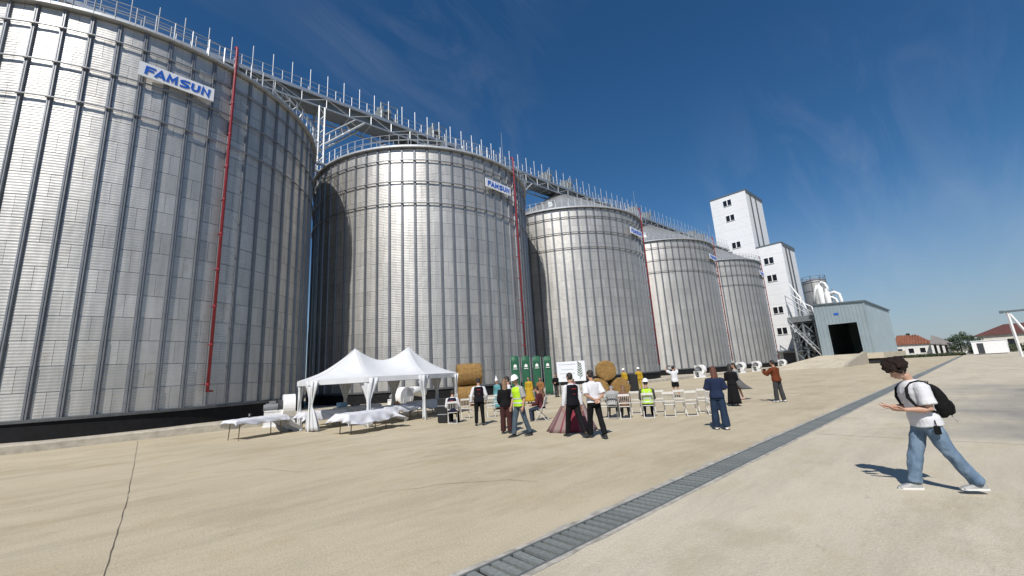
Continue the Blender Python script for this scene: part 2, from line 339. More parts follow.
struct(ap.build('silo_apron', M_kerb))

def sheet_mesh(span):
    m_ = MB(); na = 6; rows = 8*4; vs_ = []; fs_ = []
    half = span/2-0.0005
    for j in range(rows+1):
        z = 0.011 + (RH-.022)*j/rows; r = R+.0042*sin(2*pi*8*(z/RH))
        for i in range(na+1):
            a = -half+2*half*i/na; vs_.append((r*cos(a), r*sin(a), z))
    for j in range(rows):
        for i in range(na): q = j*(na+1)+i; fs_.append((q, q+1, q+na+2, q+na+1))
    m_.add(vs_, fs_); me = m_.mesh('wall_sheet', True); me.materials.append(M_sheet); return me
SHEET = sheet_mesh(2*BA)
def stiff_mesh(zsplice):
    s = MB()
    def seg(z0, z1, wd, dp, lip):
        P = [(R-.02, -wd-lip), (R+.012, -wd-lip), (R+.012, -wd), (R+dp, -wd*.72), (R+dp, -wd*.18), (R+dp-.035, 0), (R+dp, wd*.18), (R+dp, wd*.72), (R+.012, wd), (R+.012, wd+lip), (R-.02, wd+lip)]
        n = len(P); s.add([(x, y, z0) for x, y in P]+[(x, y, z1) for x, y in P], [(i, i+1, n+i+1, n+i) for i in range(n-1)]+[tuple(range(n, 2*n))])
    seg(zsplice-.01, H-.02, .085, .105, .035); seg(1.12, zsplice, .098, .125, .035)
    me = s.mesh('stiffener'); me.materials.append(M_stiff); return me
STIFF = [stiff_mesh(z) for z in (2.3, 3.4, 4.5, 5.6, 6.7)]
# roof (shared)
rf = MB(); ZA = 27.1
for i in range(NB):
    a0 = A_OFF+i*BA; a1 = a0+BA; am = a0+.012
    p = lambda a, r, z: (r*cos(a), r*sin(a), z)
    rf.add([p(a0, R+.12, H+.02), p(a1, R+.12, H+.02), p(a1, 1.1, ZA), p(a0, 1.1, ZA)], [(0, 1, 2, 3)])
    rf.add([p(a0-.006, R+.1, H+.04), p(a0+.006, R+.1, H+.04), p(a0+.006, R+.1, H+.14), p(a0-.006, R+.1, H+.14), p(a0-.03, 1.12, ZA+.02), p(a0+.03, 1.12, ZA+.02), p(a0+.03, 1.12, ZA+.12), p(a0-.03, 1.12, ZA+.12)],
           [(3, 2, 6, 7), (0, 3, 7, 4), (1, 5, 6, 2), (0, 1, 2, 3)])
rf.lathe([(1.12, ZA), (1.12, ZA+.55), (0.05, ZA+.62)], 20)
ROOF = rf.mesh('roof'); ROOF.materials.append(M_roof)
wr = MB()
def ring_mesh(z):
    s = MB(); pts = []
    for i in range(NB): a = A_OFF+i*BA; pts.append(((R+.165)*cos(a), (R+.165)*sin(a), z))
    s.tube(pts+[pts[0], pts[1]], .045, 6, False)
    for i in range(NB):
        a = A_OFF+i*BA; c = Vector((cos(a), sin(a), 0)); t = Vector((-sin(a), cos(a), 0)); q = c*(R+.15)+Vector((0, 0, z))
        s.tube([q-t*.10-Vector((0, 0, .0)), q+t*.10], .068, 6)
    me = s.mesh('wind_ring'); me.materials.append(M_stiff); return me
RINGS = [ring_mesh(z) for z in (19.80, 17.88, 15.98)]
# eave walkway and its two railings
NP = 88
wk = MB(); wk.lathe([(R-.42, H+.10), (R+.30, H+.10), (R+.30, H+.04), (R-.42, H+.04)], 132)
WALK = wk.mesh('eave_walkway'); WALK.materials.append(M_rail)
rl = MB(); rl.lathe([(R+.305, H+.05), (R+.305, H+.20), (R+.293, H+.20), (R+.293, H+.05)], 132)
for rr_, zz in ((R+.28, .68), (R+.28, 1.16), (R-.40, .62), (R-.40, 1.05)):
    pts = [(rr_*cos(2*pi*i/132), rr_*sin(2*pi*i/132), H+zz) for i in range(132)]
    rl.tube(pts+[pts[0], pts[1]], .021, 5, False)
RAIL = rl.mesh('railing'); RAIL.materials.append(M_rail)
pm = MB(); pm.bar((R+.28, 0, H+.08), (R+.28, 0, H+1.18), .052); POST = pm.mesh('post'); POST.materials.append(M_rail)
pm = MB(); pm.bar((R-.40, 0, H+.08), (R-.40, 0, H+1.07), .045); POSTI = pm.mesh('post'); POSTI.materials.append(M_rail)
pj = MB()
for i in range(NP):
    a = 2*pi*i/NP; c = Vector((cos(a), sin(a), 0)); pj.bar(c*(R+.28)+Vector((0, 0, H+.08)), c*(R+.28)+Vector((0, 0, H+1.18)), .052)
    if i % 2: pj.bar(c*(R-.40)+Vector((0, 0, H+.08)), c*(R-.40)+Vector((0, 0, H+1.07)), .045)
POSTS = pj.mesh('posts'); POSTS.materials.append(M_rail)
fd = MB(); fd.lathe([(R+.10, 0.30), (R+.10, 1.08)], 132); FOUND = fd.mesh('foundation', True); FOUND.materials.append(M_black)
br_ = MB(); br_.lathe([(R+.02, 1.24), (R+.19, 1.20), (R+.19, 1.085), (R+.09, 1.075)], 132); BASER = br_.mesh('base_ring', False); BASER.materials.append(mat('base_ring', (.10, .105, .11), .6, .4, .2, 4))
# text sign
def ribbon(mb, pts, wd, z0, z1, closed=False):
    """flat letter stroke of even width along a polyline, with mitred corners"""
    L_, R_ = [], []; n = len(pts)
    for i in range(n):
        p = Vector((*pts[i], 0)); a = (p-Vector((*pts[i-1], 0))).normalized() if i > 0 else None; c = (Vector((*pts[i+1], 0))-p).normalized() if i < n-1 else None
        a = a or c; c = c or a; na = Vector((-a.y, a.x, 0)); nc = Vector((-c.y, c.x, 0)); m_ = (na+nc).normalized(); k = 1/max(.45, m_.dot(na))
        L_.append(p+m_*wd/2*k); R_.append(p-m_*wd/2*k)
    vs_ = [(p.x, p.y, z) for z in (z0, z1) for q_ in zip(L_, R_) for p in q_]; m2 = 2*n; fs_ = []
    for i in range(n-1):
        a, b_, c, d = 2*i, 2*i+1, 2*i+3, 2*i+2
        fs_ += [(a+m2, b_+m2, c+m2, d+m2), (b_, a, d, c), (a, a+m2, d+m2, d), (b_, c, c+m2, b_+m2)]
    fs_ += [(0, 1, 1+m2, m2), (m2-2, 2*m2-2, 2*m2-1, m2-1)]
    mb.add(vs_, fs_)
def letter_mesh(ch):
    s = MB(); w_, h_, t = .40, .48, .115; e = t/2
    if ch == 'F': ribbon(s, [(e, 0), (e, h_-e), (w_, h_-e)], t, 0, .02); ribbon(s, [(t, h_*.50), (w_*.88, h_*.50)], t*.9, 0, .0192)
    if ch == 'A': ribbon(s, [(.03, 0), (w_*.5+.01, h_-.05), (w_+.0, 0)], t, 0, .02); ribbon(s, [(.13, h_*.26), (w_-.11, h_*.26)], t*.8, 0, .0192)
    if ch == 'M': ribbon(s, [(e, 0), (e+.03, h_-.05), (w_*.60, h_*.28), (w_*1.2-e-.03, h_-.05), (w_*1.2-e, 0)], t, 0, .02)
    if ch == 'S':
        P = [(.0, e), (w_*.62, e), (w_*.86, e+.04), (w_*.93, h_*.28), (w_*.82, h_*.43), (w_*.5, h_*.5), (w_*.18, h_*.57), (w_*.07, h_*.72), (w_*.16, h_-e-.03), (w_*.4, h_-e), (w_*.98, h_-e)]; ribbon(s, P, t, 0, .02)
    if ch == 'U': ribbon(s, [(e, h_), (e, h_*.36), (w_*.26, e+.03), (w_*.5, e), (w_*.76, e+.03), (w_-e, h_*.36), (w_-e, h_)], t, 0, .02)
    if ch == 'N': ribbon(s, [(e, 0), (e, h_-.03), (w_-e, .03), (w_-e, h_)], t, 0, .02)
    s.v = [(x+.10*y, y-h_/2, z) for x, y, z in s.v]; me = s.mesh('letter'); fixnormals(me); me.materials.append(M_blue); return me
LET = {c: letter_mesh(c) for c in 'FAMSUN'}
LPOS = list(zip('FAMSUN', (-1.40, -.99, -.52, .06, .53, 1.00)))

SPOS = [Vector((X0+i*D, YC, 0)) for i in range(5)]
vis = [(-119, -16), (-187, -38), (-187, -52), None, None]
names = ['huge galvanised grain silo nearest the camera at the left, cut by the frame', 'second grain silo from the left, behind the white tent, partly shadowed',
         'third grain silo from the left, middle of the row, behind the round hay bales', 'fourth grain silo from the left, second from the white tower', 'smallest looking grain silo, directly before the white tower']
SILO = []
for si in range(5):
    root = thing('grain_silo', names[si], 'silo', SPOS[si], 0, 'row of five grain silos'); SILO.append(root)
    link('foundation', FOUND, None, root); link('base_ring', BASER, None, root); link('roof', ROOF, None, root)
    wkp = link('eave_walkway', WALK, None, root); rlp = link('railing', RAIL, None, root)
    for q in RINGS: link('wind_ring', q, None, root)
    # sheets
    covered = set()
    if vis[si]:
        lo, hi = radians(vis[si][0]), radians(vis[si][1])
        for r_ in range(NR):
            for i in range(-2, 33):
                a = A_OFF+(2*i+(r_ % 2)+.5)*BA       # joints in mid bay, staggered row by row
                a_ = (a+pi) % (2*pi)-pi
                aa = a_ if a_ <= radians(-5) else a_-2*pi
                key = (r_, round(aa, 3))
                if lo-BA*2.2 <= aa <= hi+BA*2.2 and key not in covered:
                    covered.add(key); o = link('wall_sheet', SHEET, None, root, ((.004 if (i+r_) % 2 else 0)*cos(a), (.004 if (i+r_) % 2 else 0)*sin(a), PL+r_*RH), (0, 0, a))
        sh0, sh1 = hi, lo+2*pi
    sh = MB()
    n_ = 132
    if vis[si]:
        sh.lathe([(R-.02, PL-.02), (R-.02, H)], n_, (0, 0, 0), lo-BA*3.3, hi+BA*3.3); o = sh.build('seam_backing', mat('seam_shade_stain', (.13, .13, .13), .7, 0.2, .3, 2), root, True); sh = MB()  # dark shell behind the joints paints in the seams' shadow lines and staining
        sh.lathe([(R, PL-.02)]+[(R, PL+RH*k) for k in range(1, NR+1)], n_, (0, 0, 0), hi+BA*2.0, lo-BA*2.0+2*pi)
    else: sh.lathe([(R, PL-.02)]+[(R, PL+RH*k) for k in range(1, NR+1)], n_)
    o = sh.build('wall_shell', M_shell, root, True); o['kind'] = 'stuff'
    random.seed(20+si)
    for i in range(NB): link('stiffener', STIFF[random.choice((0, 1, 1, 2, 2, 3, 4)) if si else (0, 2, 1, 0, 1, 3, 4, 2, 1)[i % 9]], None, root, None, (0, 0, A_OFF+i*BA))
    if si < 2:
        for i in range(NP):
            a = 2*pi*i/NP; deg = math.degrees(a)-360
            if -200 < deg < 10:
                link('post', POST, None, rlp, None, (0, 0, a))
                if i % 2: link('post', POSTI, None, rlp, None, (0, 0, a+.012))
    else: o = link('posts', POSTS, None, rlp); o['kind'] = 'stuff'
    # red riser pipe
    a = radians(-70.3); c = Vector((cos(a), sin(a), 0)); t = Vector((-sin(a), cos(a), 0)); rr_ = R+.30
    p = MB(); p.tube([c*rr_+Vector((0, 0, 1.9)), c*rr_+Vector((0, 0, H+1.55)), c*(rr_-.03)+Vector((0, 0, H+1.68)), c*(rr_-.14)+Vector((0, 0, H+1.74)), c*(rr_-.24)+Vector((0, 0, H+1.66))], .078, 8)
    p.tube([c*rr_+Vector((0, 0, 1.95)), c*rr_+t*.25+Vector((0, 0, 1.93))], .05, 6)
    rp = p.build('riser_pipe', M_red, root, True)
    for k in range(10):
        z = 2.3+k*2.05; q = MB(); q.tube([c*rr_+Vector((0, 0, z-.05)), c*rr_+Vector((0, 0, z+.05))], .094, 8); q.bar(c*(R+.0)+Vector((0, 0, z)), c*(rr_)+Vector((0, 0, z)), .05); q.build('pipe_bracket', M_red, rp)
    # sign
    a = radians(-83.9); c = Vector((cos(a), sin(a), 0)); t = Vector((-sin(a), cos(a), 0))
    s = MB(); s.box(-1.62, 1.62, -.40, .40, -.03, .03); so_ = s.build('sign_board', M_signw, root)
    Mx = Matrix(((t.x, 0, c.x, c.x*(R+.28)), (t.y, 0, c.y, c.y*(R+.28)), (0, 1, 0, 18.54), (0, 0, 0, 1)))
    so_.matrix_local = Mx
    for ch, lx in LPOS: link('letter', LET[ch], None, so_, (lx, 0, .032))
    # roof vents and lightning rod
    for k in range(8):
        aa = radians(-160+k*45+10); rr_ = 7.2; z = H+(R-rr_)*(ZA-H)/(R-1.1)
        q = MB(); q.box(-.28, .28, -.28, .28, 0, .42); q.box(-.34, .34, -.34, .34, .42, .50); o = q.build('roof_vent', M_galv, root); o.location = (rr_*cos(aa), rr_*sin(aa), z-.1); o.rotation_euler = (0, 0, aa)
    q = MB(); a = radians(-79)
    if si: q.tube([((R+.2)*cos(a), (R+.2)*sin(a), H+.1), ((R+.2)*cos(a), (R+.2)*sin(a), H+3.6)], [.028, .014], 5); q.build('lightning_rod', M_rail, root)

# ------------------------------------------------------------------ conveyor bridge over the silo tops
br = thing('conveyor_bridge', 'long galvanised steel conveyor bridge with walkway spanning the silo tops', 'bridge', (0, YC-.4, 27.75))
XB0, XB1 = -6.0, 103.6
b = MB(); b.box(XB0, XB1, -1.25, -.30, 0.0, .07); b.box(XB0, XB1, -1.30, -1.22, -.12, .20); b.box(XB0, XB1, 1.22, 1.30, -.12, .20); b.build('deck', M_galv, br)
b = MB(); b.box(XB0, XB1, -.95, .95, -.75, .02); b.box(XB0, XB1, -.25, .75, .02, .78); b.build('conveyor_casing', mat('casing', (.20, .215, .22), .5, .5, .12, 1.5), br)
b = MB(); b.box(XB0, XB1, -.34, .84, .79, .83); b.build('casing_lid', M_galv, br)
tr = MB(); nseg = 52; st = (XB1-XB0)/nseg
for yb_ in (-1.26, 1.26):
    for i in range(nseg):
        xa = XB0+i*st; z0, z1 = -.12, -1.05
        tr.bar((xa, yb_, z0), (xa+st, yb_, z1) if i % 2 == 0 else (xa+st, yb_, z0), .07) if i % 2 == 0 else tr.bar((xa, yb_, z1), (xa+st, yb_, z0), .07)
        tr.bar((xa, yb_, z0), (xa, yb_, z1), .06)
    tr.box(XB0, XB1, yb_-.05, yb_+.05, -1.15, -1.03)
for i in range(nseg): tr.bar((XB0+i*st, -1.26, -1.09), (XB0+i*st, 1.26, -1.09), .06)
tr.build('truss', M_galv, br)
b = MB()
for yb_ in (-1.24, 1.24):
    for z in (.62, 1.12): b.tube([(XB0, yb_, z), (XB1, yb_, z)], .024, 5)
hr = b.build('handrail', M_rail, br)
pb = MB(); pb.bar((0, 0, .1), (0, 0, 2.35), .050); PB = pb.mesh('post'); PB.materials.append(M_rail)
pb = MB(); pb.bar((0, 0, .1), (0, 0, 1.14), .05); PB2 = pb.mesh('post'); PB2.materials.append(M_rail)
k = 0; x = XB0+.4
while x < XB1:
    link('post', PB if k % 1 == 0 else PB2, None, hr, (x, -1.24, 0)); link('post', PB2, None, hr, (x+.75, -1.24, 0)); link('post', PB if k % 2 == 0 else PB2, None, hr, (x+.5, 1.24, 0))
    x += 1.5; k += 1
# drive units on the bridge
random.seed(4)
for xc in (17.0, 23.0, 41.5, 46, 64, 68.5, 87, 91):
    q = MB(); q.box(-.5, .5, -.55, .55, .8, 1.5); q.tube([(.1, -.9, 1.5), (.1, .5, 1.5)], .28, 10); q.box(-.7, -.45, -.8, .8, .3, 1.9); q.tube([(-.6, .2, 1.2), (-.6, .2, 2.2)], .12, 8); q.box(.5, 1.4, -.4, .4, .75, 1.1)
    q.tube([(.2, 0, .1), (.5, 0, -.9)], .24, 8); q.bar((-.9, -1.2, 0.1), (-.9, -1.2, 1.9), .08); q.bar((.9, -1.2, 0.1), (.9, -1.2, 1.9), .08); q.bar((-.9, -1.2, 1.85), (.9, -1.2, 1.85), .08)
    q.build('drive_unit', mat('drive_grey', (.25, .27, .27), .55, .4, .2, 3), br, False, (xc, 0, .02))
for xc in (SPOS[k].x for k in range(5)):
    q = MB(); q.box(-1.0, 1.0, -.9, .9, -1.0, -.02); q.tube([(-.9, -.9, -.02), (-.9, -.9, -.95)], .08); q.build('discharge_box', M_galv, br, False, (xc, .4, .0))
# lattice support towers between the silos
for k in range(4):
    xt = (SPOS[k].x+SPOS[k+1].x)/2
    tw = thing('support_tower', ('lattice steel support tower in the gap between the first two silos', 'lattice tower under the bridge between second and third silo', 'lattice tower under the bridge between third and fourth silo', 'lattice tower under the bridge between fourth and fifth silo')[k], 'tower', (xt, YC-.9, H+.13), 0, 'bridge support towers')
    for sx in (-.24, .24):
        for sy in (-.8, .8):
            q = MB(); q.bar((sx, sy, 0), (sx, sy, 26.57-H), .13); q.build('leg', M_galv, tw)
    q = MB()
    for j in range(4):
        z = .12+j*1.36
        for sy in (-.8, .8): q.bar((-.24, sy, z), (.24, sy, z+.68), .06); q.bar((.24, sy, z+.68), (-.24, sy, z+1.36), .06)
        for sx in (-.24, .24): q.bar((sx, -.8, z), (sx, .8, z+.68), .07); q.bar((sx, .8, z+.68), (sx, -.8, z+1.36), .07)
        q.bar((-.24, -.8, z), (.24, -.8, z), .05)
    for sy in (-.8, .8): q.box(-.95, .95, sy-.09, sy+.09, -.02, .14)
    q.build('lattice', M_galv, tw)
    q = MB()
    for sy in (-.8, .8):
        for sx in (-1, 1):
            q.bar((sx*.24, sy, 2.0), (sx*3.9, sy, 5.55), .14); q.bar((sx*.24, sy, 2.9), (sx*3.0, sy, 5.55), .09)
            for j in range(5):
                f0 = .12+.17*j; q.bar((sx*(.24+3.66*f0), sy, 2.0+3.55*f0), (sx*(.24+2.76*(f0+.06)), sy, 2.9+2.65*(f0+.06)), .06)
    q.build('knee_brace', M_galv, tw)

# ------------------------------------------------------------------ white work tower (two stepped blocks)
def clad_block(root, x0, x1, y0, y1, z0, z1, nm):
    """sandwich-panel cladding: each horizontal panel course a piece with a recessed joint"""
    q = MB(); q.box(x0+.06, x1-.06, y0+.06, y1-.06, z0, z1-.02); q.build('core', mat('joint_grey', (.42, .43, .44), .6, 0, .05, 2), root)
    n = max(1, round((z1-z0)/2.2)); hh = (z1-z0)/n
    def panel(ax, a, b_, z):
        q = MB()
        if ax == 'x': q.box(x0, x0+.055, a, b_, 0, hh-.018)
        elif ax == 'y': q.box(a, b_, y0, y0+.055, 0, hh-.018)
        elif ax == 'X': q.box(x1-.055, x1, a, b_, 0, hh-.018)
        else: q.box(a, b_, y1-.055, y1, 0, hh-.018)
        q.build('panel', M_cladding, root, False, (0, 0, z))
    for k in range(n):
        panel('x', y0, y1, z0+k*hh); panel('y', x0+.057, x1-.057, z0+k*hh); panel('X', y0, y1, z0+k*hh); panel('Y', x0+.057, x1-.057, z0+k*hh)
def win_pair(root, X, yc, zc, wd=1.85, ht=1.4):
    fr = MB(); fr.box(X-.05, X+.03, yc-wd/2-.05, yc+wd/2+.05, zc-ht/2-.05, zc-ht/2); fr.box(X-.05, X+.03, yc-wd/2-.05, yc+wd/2+.05, zc+ht/2, zc+ht/2+.05)
    fr.box(X-.05, X+.03, yc-wd/2-.05, yc-wd/2, zc-ht/2, zc+ht/2); fr.box(X-.05, X+.03, yc+wd/2, yc+wd/2+.05, zc-ht/2, zc+ht/2); fr.box(X-.05, X+.03, yc-.10, yc+.10, zc-ht/2, zc+ht/2)
    f = fr.build('window', M_white, root)
    for s_ in (-1, 1):
        q = MB(); a, c = sorted((yc+s_*.10, yc+s_*wd/2)); q.box(X-.025, X-.01, a, c, zc-ht/2, zc+ht/2); q.build('pane', M_glass, f)
    q = MB(); q.box(X-.14, X-.05, yc-wd/2-.08, yc+wd/2+.08, zc-ht/2-.09, zc-ht/2-.05); q.build('sill', M_white, f)
tb = thing('work_tower', 'white stepped grain handling tower with small paired windows beyond the silos', 'building')
TX = 104.0
clad_block(tb, TX, TX+11.2, 30.3, 38.5, 0, 41.4, 'tall'); clad_block(tb, TX+.01, TX+9.6, 25.2, 30.28, 0, 26.9, 'low')
for z, y in ((39.6, 34.6), (35.7, 34.5), (28.8, 34.2)): win_pair(tb, TX, y, z)
for z in (23.4, 19.4, 12.2, 7.6): win_pair(tb, TX+.01, 28.15, z)
q = MB(); q.box(TX-.12, TX+11.35, 30.12, 38.65, 41.4, 41.62); q.box(TX-.02, TX+11.3, 30.14, 30.29, 40.9, 41.4); q.build('roof_cap', M_shedtrim, tb)
q = MB(); q.box(TX-.12, TX+9.72, 25.05, 30.27, 26.9, 27.10); q.box(TX+.5, TX+9.7, 25.06, 25.19, 26.3, 26.9); q.build('roof_cap', M_shedtrim, tb)
for x_, y_, zt in ((TX+2.6, 30.18, 40.9), (TX+6.2, 30.18, 40.9), (TX+2.4, 25.08, 26.2), (TX+4.9, 25.08, 26.2)):
    q = MB(); q.tube([(x_, y_, 27.2 if y_ > 28 else 8.0), (x_, y_, zt)], .14, 8); q.build('downpipe', mat('downpipe', (.06, .065, .07), .5, .2, .1, 3), tb)
q = MB(); q.box(TX-1.6, TX-.01, 36.2, 38.4, 26.2, 28.4); q.build('conveyor_entry', M_shedtrim, tb)
q = MB(); q.add([(TX-2.4, 25.6, 3.2), (TX-2.4, 29.6, 3.2), (TX-.02, 29.6, 3.5), (TX-.02, 25.6, 3.5), (TX-2.4, 25.6, 3.05), (TX-2.4, 29.6, 3.05), (TX-.02, 29.6, 3.3), (TX-.02, 25.6, 3.3)], [(0, 3, 2, 1), (4, 5, 6, 7), (0, 1, 5, 4), (1, 2, 6, 5), (2, 3, 7, 6), (3, 0, 4, 7)]); q.build('door_canopy', M_shedtrim, tb)
q = MB(); q.box(TX-.04, TX+.005, 26.2, 28.8, .05, 2.9); q.build('door', mat('grey_door', (.10, .11, .12), .6, .2, .1, 3), tb)

# ------------------------------------------------------------------ steel shed on a platform
SX, SY0, SY1, SZ, ST = 95.0, 12.45, 20.0, 1.84, 10.95
sh = thing('unloading_shed', 'blue-grey corrugated steel shed with dark open doorway on a ramp', 'shed')
SLEN = 29.5
q = MB(); q.box(SX-.3, SX+SLEN+.3, SY0-.4, SY1+.4, 0, SZ-.94); q.build('underslab_shadow', M_dark, sh)  # near-black block paints in the shadow gap below the slab
q = MB(); q.box(SX-.6, SX+SLEN+.6, SY0-1.1, SY1+.5, SZ-.95, SZ); q.build('slab', M_conc2, sh)
dy0, dy1, dz1 = 14.0, 18.25, 7.35
def ribbed(name, face, a0, a1, z0f, z1f, x_or_y, n):
    """one trapezoid cladding panel per rib pitch"""
    st_ = (a1-a0)/n
    for i in range(n):
        q = MB(); c0 = a0+i*st_; c1 = c0+st_; P = [(c0, 0), (c0+st_*.16, 0), (c0+st_*.24, .055), (c0+st_*.40, .055), (c0+st_*.48, 0), (c1, 0)]
        vs_ = []
        for c, d in P:
            for z in (z0f(c), z1f(c)): vs_.append((x_or_y-d, c, z) if face == 'x' else (c, x_or_y-d, z))
        q.add(vs_, [(2*j, 2*j+1, 2*j+3, 2*j+2) for j in range(5)]); q.build('cladding_panel', M_shed, sh)
zr = lambda y: 10.75+(y-SY0)*.055
ribbed('front', 'x', SY0, dy0, lambda c: SZ, zr, SX, 3)
ribbed('front', 'x', dy0, dy1, lambda c: dz1, zr, SX, 8)
ribbed('front', 'x', dy1, SY1, lambda c: SZ, zr, SX, 3)
ribbed('side', 'y', SX, SX+SLEN, lambda c: SZ, lambda c: 10.75, SY0, 44)
q = MB(); q.add([(SX+SLEN, SY0, SZ), (SX+SLEN, SY1, SZ), (SX+SLEN, SY1, zr(SY1)), (SX+SLEN, SY0, 10.75), (SX, SY1, SZ), (SX, SY1, zr(SY1))], [(0, 1, 2, 3), (1, 4, 5, 2)]); q.build('rear_wall', M_shed, sh)
q = MB(); z0_, z1_ = 10.72, zr(SY1)+.02
q.add([(SX-.25, SY0-.25, z0_+.03), (SX+SLEN+.2, SY0-.25, z0_+.03), (SX+SLEN+.2, SY1+.2, z1_+.03), (SX-.25, SY1+.2, z1_+.03), (SX-.25, SY0-.25, z0_+.30), (SX+SLEN+.2, SY0-.25, z0_+.30), (SX+SLEN+.2, SY1+.2, z1_+.30), (SX-.25, SY1+.2, z1_+.30)],
      [(0, 3, 2, 1), (4, 5, 6, 7), (0, 1, 5, 4), (1, 2, 6, 5), (2, 3, 7, 6), (3, 0, 4, 7)]); q.build('roof', M_shedtrim, sh)
q = MB(); q.box(SX-.08, SX+.04, SY0-.07, SY0+.10, SZ+.01, 10.7); q.build('corner_trim', M_shed, sh)
q = MB(); q.box(SX-.09, SX+.1, dy0-.16, dy0, SZ+.01, dz1+.15); q.box(SX-.09, SX+.1, dy1, dy1+.16, SZ+.01, dz1+.15); q.box(SX-.09, SX+.1, dy0, dy1, dz1, dz1+.15); q.build('door_frame', M_shed, sh)
q = MB(); q.box(SX+.4, SX+.9, dy0-1.2, dy0-.3, SZ, SZ+2.4); q.box(SX+9, SX+14, SY0+.6, SY0+2.4, SZ, SZ+3); q.build('inner_equipment', M_galv, sh)
q = MB(); q.box(SX-.1, SX-.06, 16.3, 17.0, 9.0, 9.35); q.build('small_plate', M_blue, sh)
rp = MB()      # ramp
rp.add([(77.5, 13.9, .004), (SX-.6, 13.9, SZ), (SX-.6, 20.4, SZ), (74.0, 24.0, .004), (SX-.6, 13.9, 0), (SX-.6, 20.2, 0)], [(0, 1, 2, 3), (0, 4, 1), (3, 2, 5)])
struct(rp.build('ramp', M_conc2))
rw = MB(); rw.add([(x, y, z) for x, z in ((77.0, 0), (77.0, .35), (78.2, .62), (SX-2.0, SZ+.28), (SX-.62, SZ+.28), (SX-.62, 0)) for y in (13.5, 13.88)], [(0, 2, 4, 6, 8, 10), (11, 9, 7, 5, 3, 1)]+[((2*i), (2*i+1), (2*i+3) % 12, (2*i+2) % 12) for i in range(6)])
o = rw.build('ramp_wall', M_kerb); tag(o, 'low concrete wall rising along the near side of the shed ramp', 'wall')

# steel elevator frame between tower and shed
ef = thing('elevator_frame', 'open steel frame with chutes and stairs between tower and shed', 'frame')
fx, fy0, fy1 = 97.0, 20.6, 24.6
for x_ in (fx, fx+4.5):
    for y_ in (fy0, (fy0+fy1)/2, fy1):
        q = MB(); q.bar((x_, y_, 0), (x_, y_, 8.6), .28); q.build('post', M_galv, ef)
q = MB(); q.box(fx-.5, fx+5, fy0-.3, fy1+.3, 8.6, 9.7); q.build('canopy', mat('frame_grey', (.20, .22, .23), .5, .4, .15, 2), ef)
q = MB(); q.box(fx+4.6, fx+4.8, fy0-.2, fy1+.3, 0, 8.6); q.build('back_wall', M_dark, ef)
q = MB()
for z in (0.2, 2.9, 5.6):
    for (ya_, yb2) in ((fy0, 22.6), (22.6, fy1)): q.bar((fx, ya_, z), (fx, yb2, z+2.7), .14); q.bar((fx, yb2, z), (fx, ya_, z+2.7), .14); q.bar((fx, ya_, z+2.75), (fx, yb2, z+2.75), .14)
q.build('bracing', M_shedtrim, ef)
q = MB(); q.tube([(fx+2, 23.4, 9.7), (fx+2.4, 22.6, 13.5), (fx+4, 24.5, 17)], .16, 10); q.tube([(fx+1, 21.4, 9.7), (fx+1, 22.0, 12.5), (fx+3.5, 24.4, 14.6)], .15, 10); q.tube([(fx+3, 21.0, 9.7), (fx+3.2, 21.2, 11.6), (fx+4, 23, 12.8)], .13, 10); q.build('chute', M_white, ef, True)
q = MB(); q.bar((fx-.4, 24.5, 9.8), (fx-.4, 24.5, 14.2), .1); q.bar((fx-.4, 22, 9.8), (fx-.4, 22, 12.2), .1); q.bar((fx-.4, 24.5, 14.2), (fx-.4, 20.4, 9.9), .14); q.bar((fx-.4, 24.5, 13.0), (fx-.4, 21.3, 9.8), .1); q.build('stair', M_galv, ef)
q = MB()
for k in range(11): q.box(fx-1.5, fx-.5, 24.2-k*.5, 24.7-k*.5, 8.3-k*.72, 8.36-k*.72)
q.bar((fx-1.5, 24.6, 8.4), (fx-1.5, 19.4, .6), .12); q.bar((fx-.5, 24.6, 8.4), (fx-.5, 19.4, .6), .12); q.bar((fx-1.5, 24.6, 9.4), (fx-1.5, 19.4, 1.6), .06); q.build('stair', M_galv, ef)
q = MB(); q.tube([(fx+2, 22.4, 8.5), (fx+2, 22.4, 5.5), (fx+1.6, 21.6, 2.5)], [.9, .9, .35], 10); q.build('hopper', M_stiff, ef, True)
# hopper bin and white cyclones behind the shed
hp = onX(809, 281, 128)
hb = thing('hopper_bin', 'small round galvanised bin behind the shed beside the white tower', 'bin', (130, hp.y-.5, 0))
q = MB(); zt = hp.z; q.lathe([(2.6, 4), (2.6, zt)], 28); q.build('wall', M_shell, hb, True)
q = MB(); q.lathe([(2.75, zt), (.4, zt+.9), (.05, zt+.95)], 28); q.build('roof', M_roof, hb)
q = MB()
for k in range(8): a = k*pi/4; q.bar((2.6*cos(a), 2.6*sin(a), 0), (2.6*cos(a), 2.6*sin(a), zt+1.0), .15)
for z in (zt-.6, zt-2.8): q.lathe([(2.62, z), (2.72, z+.06), (2.62, z+.12)], 28)
q.lathe([(2.7, zt+1.0), (2.75, zt+1.05), (2.7, zt+1.1)], 28)
q.build('frame', M_stiff, hb)
cy = thing('cyclone_group', 'white dust cyclones with curved ducts above the shed roof', 'cyclone', (122, 0, 0))
def cyp(x, y): p = onX(x, y, 122); return p.y, p.z
for (px, p1, p2, rr_) in ((819.5, 288, 304, .62), (827, 293, 306, .58)):
    ya_, za_ = cyp(px, p1); yb2, zb2 = cyp(px, p2)
    q = MB(); q.lathe([(.2, zb2-4), (rr_*.9, zb2), (rr_, za_), (.35, za_+.4), (.35, za_+1.1)], 18, (0, ya_, 0)); q.build('cyclone_body', M_white, cy, True)
def duct(pp, r_): q = MB(); q.tube([(.0, *cyp(*a)) for a in pp], r_, 10); q.build('duct', M_white, cy, True)
